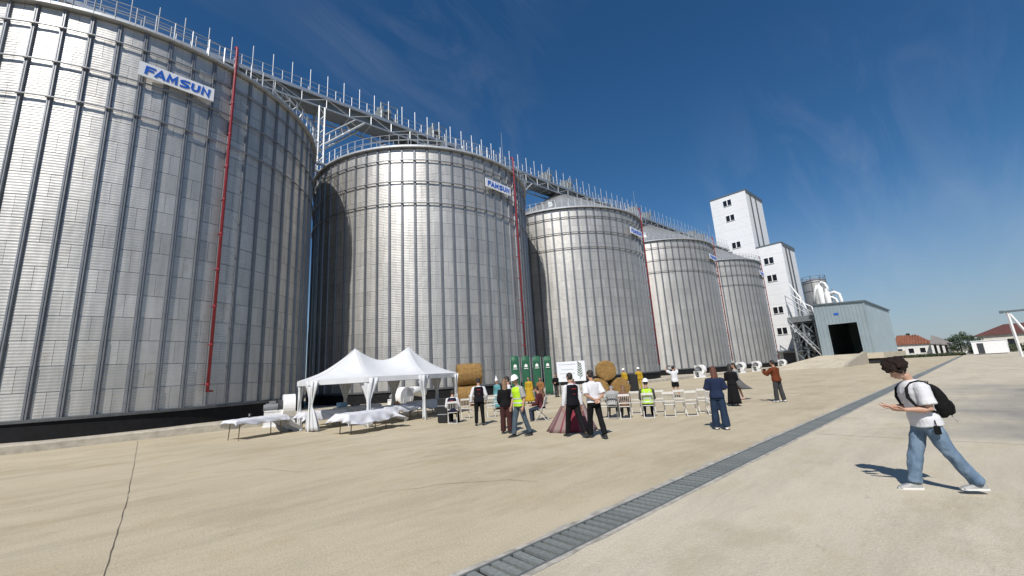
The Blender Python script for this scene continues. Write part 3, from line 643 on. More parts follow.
duct(((820, 285), (821, 282), (824, 283), (827, 287), (828, 293)), .30); duct(((829, 294), (834, 292), (839, 294), (841.5, 300), (842.5, 308)), .34); duct(((828, 299), (832, 297), (836, 299), (838, 303), (839, 308)), .26); duct(((817, 285), (815, 291), (814, 306)), .30)
q = MB(); ya_, za_ = cyp(824, 290); q.box(.3, .9, ya_-1.2, ya_+.9, za_-3.5, za_-.6); q.bar((0, ya_-1.6, 0), (0, ya_-1.6, za_), .2); q.bar((0, ya_+2, 0), (0, ya_+2, za_), .2); q.build('stand', M_galv, cy)
# ------------------------------------------------------------------ far side of the yard
def tree(name, label, loc, ht, rad, nleaf, tone, cone=False, group='trees on the horizon'):
    t_ = thing(name, label, 'tree', loc, 0, group)
    q = MB(); q.tube([(0, 0, 0), (.1, 0, ht*.4), (0, .1, ht*.85)], [ht*.03, ht*.022, ht*.006], 8)
    for k in range(7): a = random.uniform(0, 6.3); z = ht*random.uniform(.3, .7); q.tube([(0, 0, z), (rad*.6*cos(a), rad*.6*sin(a), z+ht*.12)], [ht*.012, ht*.004], 5)
    q.build('trunk', mat('bark', (.10, .075, .05), .9, 0, .2, 4), t_)
    q = MB(); lumps = []
    for k in range(16):
        z = random.uniform(.25, .97); rr_ = rad*(1.15-z if cone else sqrt(max(.05, 1-((z-.55)/.5)**2)))*random.uniform(.35, .85); a = random.uniform(0, 6.3)
        lumps.append((Vector((rr_*cos(a), rr_*sin(a), ht*z)), rad*random.uniform(.2, .42)))
    for k in range(nleaf):
        c, lr = random.choice(lumps); d = Vector((random.gauss(0, 1), random.gauss(0, 1), random.gauss(0, .8))).normalized()*lr*random.uniform(.55, 1.05)
        p = c+d; s_ = ht*.022*random.uniform(.6, 1.4); u_ = Vector((random.gauss(0, 1), random.gauss(0, 1), random.gauss(0, 1))).normalized(); v_ = u_.orthogonal().normalized()
        q.add([p-u_*s_, p+v_*s_*.5, p+u_*s_, p-v_*s_*.5], [(0, 1, 2, 3)])
    q.build('crown', mat('leaf_%d' % int(tone*1000), (tone*.62, tone, tone*.38), .7, 0, .35, .8, rnd=.1), t_)
    return t_
random.seed(31)
M_plaster = mat('cream_plaster', (.62, .58, .49), .85, 0, .1, 1)
M_whitewash = mat('whitewash', (.70, .69, .65), .85, 0, .12, .8)
M_tile = mat('clay_tile', (.20, .075, .04), .8, 0, .3, 1.2, bump=.5, bscale=6)
M_brownroof = mat('brown_roof', (.11, .042, .033), .7, 0, .15, 1)
M_greyroof = mat('grey_roof', (.22, .20, .18), .8, 0, .2, 1)
# tiled house with lean-to
def px(X, x, y): return onX(x, y, X)
HX = 152.0
hs_ = thing('tiled_house', 'low white house with orange tiled roof beside the shed', 'house')
yA, yB = px(HX, 932, 345).y, px(HX, 893, 345).y
q = MB(); q.box(HX, HX+9, yA, yB, 0, 3.4); q.build('wall', M_whitewash, hs_)
q = MB(); zR = 6.1; q.add([(HX-.4, yA-.3, 3.3), (HX-.4, yB+.4, 3.5), (HX+9.4, yB+.4, 3.5), (HX+9.4, yA-.3, 3.3), (HX+4.5, yB-1.0, zR), (HX+4.5, yA+2.5, zR-.4)], [(0, 5, 4, 1), (2, 4, 5, 3), (1, 4, 2), (0, 3, 5), (0, 1, 2, 3)]); rfo = q.build('roof', M_tile, hs_)
for k in range(int((yB-yA)/.55)):
    y_ = yA+.1+k*.55; q = MB(); f_ = min(1, max(0, (y_-yA)/2.6)); q.tube([(HX-.42, y_, 3.36), (HX-.4+4.7*f_, y_, 3.40+2.55*f_)], .10, 5); q.build('tile_row', M_tile, rfo)
for k in range(3):
    q = MB(); y_ = yA+1.4+k*2.2; q.box(HX-.05, HX-.01, y_, y_+1.0, 1.1, 2.3); w_ = q.build('window', M_glass, hs_); q = MB(); q.box(HX-.09, HX-.012, y_-.1, y_+1.1, 1.0, 1.098); q.build('sill', M_white, w_)
ln = thing('open_annex', 'grey roofed open annex with white piers right of the tiled house', 'annex')
y0_, y1_ = px(HX, 952, 345).y, px(HX, 931, 345).y
q = MB(); q.add([(HX-2, y0_, 2.7), (HX-2, y1_, 3.3), (HX+8, y1_, 5.6), (HX+8, y0_, 3.4), (HX-2, y0_, 2.5), (HX-2, y1_, 3.1), (HX+8, y1_, 5.4), (HX+8, y0_, 3.2)], [(0, 1, 2, 3), (7, 6, 5, 4), (0, 4, 5, 1), (1, 5, 6, 2), (2, 6, 7, 3), (3, 7, 4, 0)]); q.build('roof', M_greyroof, ln)
for k in range(4): y_ = y0_+.3+(y1_-y0_-.8)*k/3; q = MB(); q.box(HX-1.8, HX-1.3, y_, y_+.45, 0, 2.55+.5*k/3); q.build('pier', M_whitewash, ln)
q = MB(); q.box(HX+4, HX+4.2, y0_, y1_-.02, 0, 2.9); q.build('back_wall', mat('dim_wall', (.20, .18, .15), .9, 0, .2, 1), ln)
# long brown roofed building
BX = 172.0
yb0, yb1 = -32.0, px(BX, 978, 340).y
bb_ = thing('brown_roof_building', 'long cream building with brown hipped roof at the right edge', 'building')
q = MB(); q.box(BX, BX+14, yb0, yb1, 0, 4.6); q.build('wall', M_plaster, bb_)
q = MB(); q.add([(BX-.6, yb0-.6, 4.6), (BX-.6, yb1+.8, 4.6), (BX+14.6, yb1+.8, 4.6), (BX+14.6, yb0-.6, 4.6), (BX+7, yb1-5.5, 7.4), (BX+7, yb0+5, 7.4)], [(0, 5, 4, 1), (2, 4, 5, 3), (1, 4, 2), (0, 3, 5), (0, 1, 2, 3)]); q.build('roof', M_brownroof, bb_)
for k in range(7):
    y_ = yb1-2.2-k*3.0; q = MB(); q.box(BX-.06, BX-.01, y_-1.4, y_, 1.5, 3.3); w_ = q.build('window', M_glass, bb_); q = MB(); q.box(BX-.12, BX-.062, y_-1.5, y_+.1, 1.36, 1.48); q.build('sill', M_white, w_)
# white site cabin
WX = 140.0
a_, c_ = px(WX, 973, 350), px(WX, 1009.5, 350); zt_ = px(WX, 990, 340.5).z
cb_ = thing('site_cabin', 'plain white site cabin with dark doorway on the far edge of the yard', 'cabin')
q = MB(); q.box(WX, WX+2.6, c_.y, a_.y, .15, zt_); q.build('body', M_white, cb_)
q = MB(); q.box(WX-.12, WX+2.7, c_.y-.1, a_.y+.1, zt_, zt_+.14); q.build('roof', M_signw, cb_)
q = MB(); q.box(WX-.03, WX-.005, a_.y-1.75, a_.y-.75, .2, zt_-.45); q.build('door', mat('cabin_door', (.04, .045, .05), .5, 0, .1, 2), cb_)
for y_ in (a_.y-.04, c_.y+.04): q = MB(); q.box(WX-.04, WX-.006, y_-.05, y_+.05, .15, zt_); q.build('corner_post', M_signw, cb_)
q = MB(); q.box(WX, WX+2.6, c_.y+.3, a_.y-.3, 0, .15); q.build('skid', M_dark, cb_)
# barrier gantry at the right edge
GX = 95.0
gt_ = thing('sampling_gantry', 'white angled gantry post with long dark beam at the right edge', 'gantry')
pt, pb_, pc = px(GX, 1008.5, 312), px(GX, 1018, 350), px(GX, 1038, 338)
q = MB(); q.bar((GX, pt.y, 0.0), (GX, pt.y+.15, pt.z), .24); q.build('post', M_white, gt_)
q = MB(); q.bar((GX, pt.y, pt.z-.2), (GX+.5, pc.y, pc.z-1.5), .22); q.build('strut', M_white, gt_)
q = MB(); q.box(GX-.2, GX+.2, pc.y-9, pt.y+.5, pt.z-.05, pt.z+.22); q.build('beam', M_shedtrim, gt_)
q = MB(); q.box(GX-.25, GX+.25, pt.y+.5, pt.y+.9, pt.z-.12, pt.z+.28); q.build('beam_end', M_shedtrim, gt_)
# boundary wall, rubble hedge, trees
wl_ = MB(); wl_.box(186.2, 186.6, -60, 26, 0, 1.6); o = wl_.build('boundary_wall', M_whitewash); tag(o, 'long low whitewashed wall along the far edge of the yard', 'wall')
def hedge(x0, x1, y0, y1, hh, n, nm, lab):
    q = MB()
    for k in range(n):
        p = Vector((random.uniform(x0, x1), random.uniform(y0, y1), hh*random.random()**.7*(0.6+.4*noise.noise((y0+k*.003, k*.01, 0))))); s_ = random.uniform(.1, .28)
        u_ = Vector((random.gauss(0, 1), random.gauss(0, 1), random.gauss(0, 1))).normalized(); v_ = u_.orthogonal().normalized(); q.add([p-u_*s_, p+v_*s_*.5, p+u_*s_, p-v_*s_*.5], [(0, 1, 2, 3)])
    o = q.build(nm, mat('hedge', (.055, .07, .03), .8, 0, .4, .7)); tag(o, lab, 'shrubs', None, 'stuff')
hedge(145, 149, 3, 17, .9, 5000, 'weeds', 'rough weeds and rubble before the tiled house')
hedge(160, 168, -26, 2.5, 2.6, 9000, 'shrubbery', 'dark scrub behind the white cabin')
TP = [(961, 150, 5.6, 2.3, .060, 'bushy dark green tree between the annex and the white cabin'), (951, 158, 4.2, 1.9, .052, 'smaller dark tree just left of the bushy tree'), (969, 160, 4.6, 2.2, .055, 'rounded tree just left of the brown roof'),
      (937, 190, 5.4, 1.3, .05, 'distant slim treetop above the annex roof'), (911, 190, 7.4, .9, .045, 'first of two thin treetops above the tiled roof'), (916, 190, 7.2, 1.0, .045, 'second of two thin treetops above the tiled roof'), (978, 165, 4.4, 2.2, .058, 'low tree at the left end of the brown roofed building')]
for (x_, X_, ht, rd, tn, lb) in TP: tree('leafy_tree', lb, (X_, px(X_, x_, 348).y, 0), ht, rd, 2600, tn)

# ------------------------------------------------------------------ aeration fans at the silo bases
FANBODY = None
def fan(loc, rz, label, sc=1.0, duct_=False):
    t_ = thing('aeration_fan', label, 'fan', loc, rz, 'white aeration fans at the silo bases')
    def B(q, nm, m_, sm=False):
        o = q.build(nm, m_, t_, sm); o.scale = (sc,)*3; return o
    q = MB(); q.tube([(0, -.28, .95), (0, .28, .95)], .62, 26); me = q
    q.box(-.62, .0, -.28, .28, .95, 1.50); B(q, 'scroll', M_white)
    q = MB(); q.tube([(0, -.30, .95), (0, -.52, .95)], [.34, .40], 20); B(q, 'inlet', mat('fan_dark', (.05, .055, .06), .5, .3, .2, 3))
    q = MB(); q.tube([(0, -.42, .95), (0, -1.05, .95)], .22, 14); q.tube([(0, -1.05, .95), (0, -1.15, .95)], .17, 12); q.box(-.1, .12, -.9, -.6, 1.14, 1.28); B(q, 'motor', mat('motor_grey', (.20, .21, .22), .45, .1, .1, 3))
    q = MB(); q.box(-.36, -.30, -1.1, .30, 0, .82); q.box(.30, .36, -1.1, .30, 0, .82); q.box(-.36, .36, -1.1, -.35, .70, .76); q.box(-.42, .42, -1.15, .35, 0, .06); B(q, 'stand', M_white)
    if duct_: q = MB(); q.tube([(-.35, 0, 1.25), (-1.0, 0, 1.25), (-1.9, 0, 1.15)], [.26, .30, .36], 16); B(q, 'duct', M_white, True)
    return t_
p = onY(289, 400, 24.4); fan((p.x, 24.4, 0), radians(-100), 'white centrifugal fan on a stand left of the tent', .98)
p = onY(404, 400, 24.6); fan((p.x, 24.6, 0), radians(200), 'white fan with thick duct seen under the tent roof', .95, True)
for x_, lb in ((700, 'white fan before the fourth silo'), (741, 'white fan left of the two before the fifth silo'), (757, 'white fan right of the two before the fifth silo'), (783, 'white fan beside the foot of the white tower')):
    p = onY(x_, 365, 25.0); fan((p.x, 25.0, 0), radians(-95), lb, 1.05)
for x_, lb in ((470, 'fan behind the stacked hay bales'),):
    p = onY(x_, 395, 25.0); fan((p.x, 25.0, 0), radians(-90), lb, 1.0)

# ------------------------------------------------------------------ hay bales
M_hay = mat('straw', (.16, .085, .022), .95, 0, .5, 9, bump=1.0, bscale=30, col2=(.34, .20, .065))
M_hay2 = mat('straw_strand', (.28, .165, .05), .9, 0, .3, 3, col2=(.46, .30, .11))
def bale(loc, rz, rad, ln_, label, upright=False):
    t_ = thing('hay_bale', label, 'hay bale', loc, rz, 'round hay bales on display')
    q = MB(); n = 40; rg = []
    prof = [(.02, -ln_/2-.02), (rad*.35, -ln_/2-.01), (rad*.7, -ln_/2-.015), (rad*.92, -ln_/2+.03), (rad, -ln_/2+.10), (rad*1.01, -ln_*.2), (rad*.995, 0), (rad*1.012, ln_*.2), (rad, ln_/2-.10), (rad*.92, ln_/2-.03), (rad*.7, ln_/2+.015), (rad*.35, ln_/2+.01), (.02, ln_/2+.02)]
    for r_, a in prof:
        rg.append([Vector((a, r_*cos(2*pi*k/n), r_*sin(2*pi*k/n)+rad)) for k in range(n)])
    q.rings(rg)
    q.v = [tuple(Vector(v)+Vector((noise.noise(Vector(v)*5+Vector(loc)), noise.noise(Vector(v)*5.3+Vector((7, 1, 2))), noise.noise(Vector(v)*4.7)))*.055) for v in q.v]
    o = q.build('bale_core', M_hay, t_, True)
    s_ = MB()
    for k in range(1700):
        a = random.uniform(0, 2*pi)
        if random.random() < .55:
            x_ = random.uniform(-ln_/2, ln_/2); c = Vector((x_, rad*1.015*cos(a), rad*1.015*sin(a)+rad)); tdir = Vector((random.gauss(0, .5), -sin(a), cos(a))); nrm = Vector((0, cos(a), sin(a)))
        else:
            r_ = rad*sqrt(random.random()); sd = random.choice((-1, 1)); c = Vector((sd*(ln_/2+.03), r_*cos(a), r_*sin(a)+rad)); tdir = Vector((0, -sin(a)+random.gauss(0, .3), cos(a)+random.gauss(0, .3))); nrm = Vector((sd, 0, 0))
        tdir = (tdir+nrm*random.gauss(0, .22)).normalized(); L_ = random.uniform(.07, .22); wv = tdir.cross(nrm).normalized()*.005
        c = c+nrm*random.uniform(-.01, .03)
        s_.add([c-tdir*L_/2-wv, c-tdir*L_/2+wv, c+tdir*L_/2+wv, c+tdir*L_/2-wv], [(0, 1, 2, 3)])
    o = s_.build('loose_straw', M_hay2, t_); o['kind'] = 'stuff'
    tw_ = MB()
    for k in range(5):
        x_ = -ln_/2+ln_*(k+1)/6; pts = [(x_, rad*1.03*cos(2*pi*j/24), rad*1.03*sin(2*pi*j/24)+rad) for j in range(25)]; tw_.tube(pts, .008, 4, False)
    tw_.build('twine', mat('twine', (.35, .28, .15), .9, 0, .2, 9), t_)
random.seed(77)
pL = onY(468.5, 395, 23.2)
azL = atan2(pL.y, pL.x)
bale((pL.x, pL.y, 0), azL+pi/2, .66, 1.35, 'lower round hay bale of the stacked pair beside the tent'); bale((pL.x+.1, pL.y, 1.30), azL+pi/2+.12, .72, 1.62, 'upper round hay bale of the stacked pair beside the tent')
pR = gnd(605, 397); azR = atan2(pR.y, pR.x)
dv = Vector((cos(azR), sin(azR), 0)); sv = Vector((-sin(azR), cos(azR), 0))
bale(pR+sv*.35-Vector((0, 0, 0)), azR+.1, .62, 1.2, 'lower left of three round hay bales before the third silo'); bale(pR-sv*.92+dv*.15, azR+.35, .60, 1.2, 'lower right of three round hay bales before the third silo'); bale(pR-sv*.20+Vector((0, 0, 1.10)), azR+.12, .64, 1.2, 'topmost round hay bale of three, its round end facing the camera')

# ------------------------------------------------------------------ display boards
M_green = mat('banner_green', (.012, .095, .045), .55, 0, .2, 2.5)
GL = ['leftmost tall green display panel with white emblem below the red pipe', 'second tall green display panel from the left', 'third tall green display panel from the left', 'rightmost tall green display panel beside the white banner']
for k in range(4):
    x_ = 516.5+k*11.0; p = onY(x_, 390, 23.9); az = atan2(p.y, p.x)
    t_ = thing('display_panel', GL[k], 'banner', (p.x, p.y, 0), az-pi/2+.1, 'tall green display panels')
    zt_ = 3.15-.02*k
    q = MB(); vs_ = []
    for j in range(9):
        for i in range(7):
            f_ = i/6; x2 = -.31+.62*f_; vs_.append((x2, .03*sin(f_*3+j*.5+k), .12+(zt_-.12)*j/8+(.10*sin(pi*f_) if j == 8 else 0)))
    q.add(vs_, [(j*7+i, j*7+i+1, j*7+i+8, j*7+i+7) for j in range(8) for i in range(6)]); o = q.build('fabric', M_green, t_, True)
    md = o.modifiers.new('thick', 'SOLIDIFY'); md.thickness = .012
    q = MB(); q.tube([(-.34, .05, 0), (-.34, .05, zt_)], .018, 6); q.tube([(.34, .05, 0), (.34, .05, zt_)], .018, 6); q.build('pole', M_rail, t_)
    q = MB(); q.box(-.38, .38, -.22, .22, 0, .05); q.build('foot', M_galv, t_)
    q = MB(); q.prism([(-.12+.0, 0), (.12, 0), (.12, .16), (0, .26), (-.12, .16)], 0, .01); o = q.build('emblem', M_white, t_, False, (0, -.045, 2.35)); o.rotation_euler = (pi/2, 0, 0)
    q = MB(); q.box(-.16, .16, 0, .02, 0, .05); q.build('emblem_line', M_white, t_, False, (0, -.055, 2.22))
p = gnd(571.5, 395); p = Vector((26.6, 0, 0)); dq = ray(571.5, 375); p = Vector((26.6, 26.6*dq.y/dq.x, 0)); az = atan2(p.y, p.x)
t_ = thing('event_banner', 'white landscape banner with handwriting and grey plant drawing near the panels', 'banner', p, az-pi/2)
q = MB(); q.box(-1.14, 1.14, -.03, .03, 1.02, 2.62); q.build('board', M_signw, t_)
for s_ in (-1, 1): q = MB(); q.bar((s_*1.0, .06, 0), (s_*1.0, .06, 2.5), .07); q.bar((s_*1.0, .06, 1.4), (s_*1.0, .8, 0), .06); q.build('leg', M_shedtrim, t_)
M_ink = mat('grey_ink', (.10, .13, .11), .7, 0, .2, 3); M_ink2 = mat('blue_ink', (.13, .18, .25), .7, 0, .2, 3)
q = MB()
def leaf(c, a, ln_, wd_):
    d = Vector((cos(a), 0, sin(a))); n_ = Vector((-sin(a), 0, cos(a))); c = Vector(c)
    q.add([c, c+d*ln_*.4+n_*wd_, c+d*ln_, c+d*ln_*.4-n_*wd_], [(0, 3, 2, 1)])
q.add([(.66, -.034, 1.15), (.70, -.034, 1.15), (.74, -.034, 2.45), (.71, -.034, 2.45)], [(0, 1, 2, 3)])
for k in range(6): leaf((.69+.006*k, -.034, 1.30+.19*k), .75+.05*k, .38-.02*k, .055+.01*(k % 2)); leaf((.69+.006*k, -.034, 1.38+.19*k), pi-.8-.04*k, .36, .05+.012*(k % 3))
q.build('plant_drawing', M_ink, t_)
q = MB(); random.seed(8)
for (z, x0_, x1_) in ((2.38, -.95, .45), (1.98, -.75, .25), (1.66, -.9, .3), (1.34, -.7, .1)):
    pts = []; n_ = int((x1_-x0_)/.035)
    for i in range(n_): pts.append((x0_+i*.035, -.036, z+.045*sin(i*1.9)*(.5+.5*sin(i*.37+z))+random.uniform(-.012, .012)))
    q.tube(pts, .010, 4)
q.build('handwriting', M_ink2, t_)
# low red stage rail behind
q = MB()
# ------------------------------------------------------------------ tent
M_tent = mat('tent_fabric', (.60, .61, .62), .8, 0, .04, 2, bump=.35, bscale=3)
EZ = 2.12
posts = [(7.6, 18.0), (10.4, 18.0), (13.15, 19.3), (13.3, 21.5), (11.14, 22.8), (8.32, 22.8), (5.7, 21.5), (5.54, 19.3)]
tn = thing('party_tent', 'white party tent with two peaks and tied curtains', 'tent', (9.3, 20.4, 0))
O = Vector((9.3, 20.4, 0)); pk = [Vector((7.93-9.3, 0, 3.55)), Vector((10.78-9.3, 0, 3.62))]
tops = [0, 1, 1, 1, 1, 0, 0, 0]
q = MB(); per = []; n_ = 10
for i in range(8):
    a = Vector((*posts[i], EZ))-O; c = Vector((*posts[(i+1) % 8], EZ))-O
    for k in range(n_):
        f_ = k/n_; e = a.lerp(c, f_); e.z = EZ-.0*sin(pi*f_)
        ta, tb_ = pk[tops[i]], pk[tops[(i+1) % 8]]; T = ta.lerp(tb_, f_)
        if tops[i] != tops[(i+1) % 8]: T.z -= .62*sin(pi*f_)
        per.append((e, T, f_))
rows = 12; rg = []
for j in range(rows+1):
    s_ = j/rows; ring_ = []
    for (e, T, f_) in per:
        p = e.lerp(T, s_); hh = T.z-e.z; p.z = e.z+hh*(.42*s_+.58*s_**2.2); p.z -= .07*sin(pi*f_)*sin(pi*s_)-.022*noise.noise((p.x*1.6, p.y*1.6, 3))*sin(pi*s_)-.012*sin(f_*19+s_*7)*sin(pi*f_)*(1-s_)*s_*3; ring_.append(p)
    rg.append(ring_)
q.rings(rg, False); ro = q.build('roof', M_tent, tn, True)
for i in range(8): sm = MB(); sm.tube([rg[j][i*n_]+Vector((0, 0, .004)) for j in range(rows+1)], .011, 6); sm.build('seam', M_tent, ro, True)
q = MB(); rg = []
for j in range(3): rg.append([Vector((e.x, e.y, EZ-.11*j)) + Vector((e.x, e.y, 0)).normalized()*(.02+.012*sin(k*1.7)) for k, (e, T, f_) in enumerate(per)])
q.rings(rg, False); q.build('valance', M_tent, tn, True)
random.seed(12)
for i in range(8):
    px_, py_ = posts[i][0]-9.3, posts[i][1]-20.4
    q = MB(); q.tube([(px_*.985, py_*.985, 0), (px_*.985, py_*.985, EZ)], .022, 8); q.build('post', M_white, tn)
    q = MB(); rg = []; out_ = Vector((px_, py_, 0)).normalized(); tan_ = Vector((-out_.y, out_.x, 0))
    bl_ = 1.9 if i == 7 else (.75 if i in (0, 1) else 1.0)
    blow = .30 if i == 2 else (.12 if i in (1, 7) else .05)
    for z, wd_ in ((EZ-.04, .36), (1.75, .28), (1.45, .17), (1.15, .085), (1.02, .075), (.85, .11*bl_), (.5, .18*bl_), (.2, .22*bl_), (.04, .24*bl_)):
        r_ = []
        for k in range(28):
            a = 2*pi*k/28; rr_ = 1+.28*sin(a*7+i)+random.uniform(-.05, .05)
            off = blow*max(0, (1.0-z))*Vector((cos(.6), sin(.6), 0)) if z < 1.0 else Vector((0, 0, 0))
            r_.append(Vector((px_*.96, py_*.96, z)) + (tan_*cos(a)*wd_*rr_ + out_*sin(a)*wd_*.38*rr_)*(1 if z > .9 else .85)+off)
        rg.append(r_)
    q.rings(rg); q.build('curtain', M_tent, tn, True)
q = MB()
for i in range(8):
    a = Vector((*posts[i], EZ-.02))-O; c = Vector((*posts[(i+1) % 8], EZ-.02))-O; q.tube([a*.985+Vector((0, 0, .03)), c*.985+Vector((0, 0, .03))], .018, 6)
q.build('eave_frame', M_white, tn)

# ------------------------------------------------------------------ tables and cloths
M_cloth = mat('table_cloth', (.58, .585, .62), .8, 0, .03, 3)
M_leg = mat('table_leg', (.20, .145, .09), .5, .5, .15, 4)
def table(cx, cy, az, ln_, wd_, lt, lc, over, wind, seed, z=.74):
    t_ = thing('folding_table', lt, 'table', (cx, cy, 0), az, 'banquet tables around the tent')
    q = MB(); q.box(-ln_/2, ln_/2, -wd_/2, wd_/2, z-.035, z); q.build('tabletop', M_white, t_)
    for sx in (-1, 1):
        for sy in (-1, 1): q = MB(); q.tube([(sx*(ln_/2-.18), sy*(wd_/2-.10), 0), (sx*(ln_/2-.22), sy*(wd_/2-.12), z-.04)], .021, 6); q.build('leg', M_leg, t_)
    random.seed(seed); ph = random.uniform(0, 6)
    ox0, ox1, oy0, oy1 = over       # overhang on each side
    nu, nv = 56, 40; vs_ = []
    for j in range(nv+1):
        for i in range(nu+1):
            u = -ln_/2-ox0+(ln_+ox0+ox1)*i/nu; v = -wd_/2-oy0+(wd_+oy0+oy1)*j/nv
            # skewed edge, cut unevenly
            ex = max(0, abs(u)-ln_/2); ey = max(0, abs(v)-wd_/2); d = hypot(ex, ey)
            bx = max(-ln_/2, min(ln_/2, u)); by = max(-wd_/2, min(wd_/2, v))
            z_ = z+.006+.020+.022*noise.noise((u*4+seed, v*4, 0))
            if d > 0:
                dx, dy = (u-bx)/d, (v-by)/d
                wv = sin((u*9+v*11)+ph)*.5+noise.noise((u*3.1+seed, v*3.1, 1.3))
                wnd = wind[0] if u > 0 and ex > 0 else wind[1]
                out_ = .02+d*(.20+.34*wv)+wnd*d
                dn = sqrt(max(.05, 1-min(.9, wnd*wnd*.7)))*d*(.92+.45*noise.noise((bx*1.7+seed*3, by*1.9, .4)))
                bx += dx*out_; by += dy*out_; z_ = z+.006-dn
                z_ = max(.012, z_)
            vs_.append((bx+.03*noise.noise((u*2, v*2, seed)), by, z_))
    q = MB(); q.add(vs_, [(j*(nu+1)+i, j*(nu+1)+i+1, (j+1)*(nu+1)+i+1, (j+1)*(nu+1)+i) for j in range(nv) for i in range(nu)])
    o = q.build('tablecloth', M_cloth, None, True); o.location = (cx, cy, 0); o.rotation_euler = (0, 0, az); tag(o, lc, 'tablecloth', 'white cloths on the banquet tables')
    md = o.modifiers.new('thick', 'SOLIDIFY'); md.thickness = .004
    return t_
table(3.85, 20.15, radians(22), 2.1, .85, 'folding table farthest left, before the first silo', 'white cloth on the leftmost table, blown up at its right end', (.14, .95, .22, .30), (.45, .1), 1)
table(6.95, 16.85, radians(14), 2.0, .9, 'front folding table with thin legs before the tent', 'white cloth sliding off the front table before the tent', (.32, .70, .42, .3), (.65, .25), 2)
table(6.5, 20.55, radians(5), 1.8, .8, 'folding table at the left tent posts', 'rumpled white cloth on the table at the left tent posts', (.3, .3, .35, .3), (.4, .2), 3)
table(9.25, 19.0, radians(20), 1.9, .85, 'folding table under the middle of the tent', 'white cloth with flapping corner under the middle of the tent', (.2, .6, .4, .3), (.7, .2), 4)
table(12.0, 20.8, radians(10), 1.9, .8, 'folding table under the right end of the tent', 'shaded white cloth under the right end of the tent', (.2, .4, .4, .3), (.4, .2), 5)
table(8.7, 21.9, radians(0), 2.2, .75, 'folding table at the back of the tent', 'plain shaded cloth on the back table of the tent', (.1, .1, .3, .3), (.1, .1), 6)
q = MB(); q.box(-.22, .22, -.16, .16, 0, .22); me_ = q.mesh('storage_box'); bevel(me_, .03); o = link('storage_box', me_, mat('box_blue', (.16, .33, .50), .5, 0, .08, 3)); o.location = (7.85, 21.75, .774); o.rotation_euler = (0, 0, .4); tag(o, 'pale blue box on the back table in the tent', 'box')
q = MB(); q.box(-.2, .2, -.15, .15, 0, .16); me_ = q.mesh('storage_box'); bevel(me_, .02); o = link('storage_box', me_, mat('box_grey', (.12, .12, .13), .6, 0, .08, 3)); o.location = (8.5, 21.7, .774); tag(o, 'dark grey box beside the pale blue box', 'box')
fp = thing('fruit_plate', 'plate of orange fruit on the middle tent table', 'fruit', (9.5, 19.15, .774))
q = MB(); q.lathe([(.02, .005), (.15, .008), (.19, .035), (.17, .03), (.02, .012)], 20); q.build('plate', M_white, fp)
for k in range(9): a = k*.72; q = MB(); q.ball((.10*cos(a) if k < 7 else .03*cos(a), .10*sin(a) if k < 7 else .03*sin(a), .06 if k < 7 else .13), .045); q.build('fruit', mat('fruit', (.55, .20, .04), .5, 0, .3, 5, rnd=.15), fp, True)
gl = thing('drinking_glass', 'small dark glass standing on the leftmost table', 'glass', (3.62, 20.25, .774)); q = MB(); q.lathe([(.045, .0), (.05, .16), (.043, .16), (.04, .01)], 14); q.build('cup', mat('dark_glass', (.05, .05, .055), .2, 0, .1, 3), gl, True); q = MB(); q.lathe([(.0, .004), (.044, .004), (.046, .10), (.0, .10)], 14); q.build('drink', mat('drink', (.06, .03, .015), .3, 0, .1, 3), gl)

# red striped draped cone
M_drape = bpy.data.materials.new('striped_drape'); M_drape.use_nodes = True
n = M_drape.node_tree.nodes; l = M_drape.node_tree.links; bs = n['Principled BSDF']; bs.inputs['Roughness'].default_value = .9
uvn = n.new('ShaderNodeAttribute'); uvn.attribute_name = 'strip'; rp_ = n.new('ShaderNodeValToRGB'); rp_.color_ramp.interpolation = 'CONSTANT'
els0 = [(0, (.36, .25, .24)), (.10, (.22, .09, .10)), (.16, (.42, .30, .28)), (.26, (.30, .05, .08)), (.30, (.40, .27, .25)), (.40, (.33, .02, .05)), (.62, (.38, .10, .12)), (.68, (.42, .29, .27)), (.76, (.24, .08, .09)), (.82, (.44, .33, .31)), (.93, (.26, .13, .13))]
els = [(p_, tuple(v*.58+.012 for v in c_)) for p_, c_ in els0]
while len(rp_.color_ramp.elements) < len(els): rp_.color_ramp.elements.new(.5)
for e_, (p_, c_) in zip(rp_.color_ramp.elements, els): e_.position = p_; e_.color = (*c_, 1)
l.new(uvn.outputs['Fac'], rp_.inputs[0]); l.new(rp_.outputs[0], bs.inputs['Base Color'])
gA, gB = gnd(551, 435), gnd(596, 431); mid = (gA+gB)/2; azd = atan2(mid.y, mid.x)
apex_z = 1.50
t_ = thing('draped_frame', 'peaked frame draped in red and pink striped cloth', 'drapery', (mid.x+.35, mid.y+.35, 0), azd-pi/2)
half = (gB-gA).length/2
q = MB(); rg = []; strip = []
for j in range(11):
    s_ = j/10; r_ = []
    for k in range(48):
        a = 2*pi*k/48; wv = 1+.07*sin(a*9)*(1-s_)+.03*sin(a*17+1)*(1-s_)
        hx = (half*(1-s_)**1.12+.05)*wv; hy = (.48*(1-s_)**1.1+.05)*wv
        r_.append(Vector((hx*cos(a)+.16*s_*1.0, hy*sin(a), apex_z*s_+.006))); strip.append(((a+pi/2)/pi) % 1.0 if True else 0)
    rg.append(r_)
q.rings(rg); me_ = q.mesh('drape', True); at_ = me_.attributes.new('strip', 'FLOAT', 'POINT'); at_.data.foreach_set('value', [((math.atan2(v.co.y, v.co.x-.16*v.co.z/apex_z)+pi)/pi) % 1.0 for v in me_.vertices])
link('drape', me_, M_drape, t_)
q = MB(); q.tube([(.16, 0, apex_z-.05), (.16, 0, apex_z+.10)], .035, 8); q.build('finial', M_leg, t_)
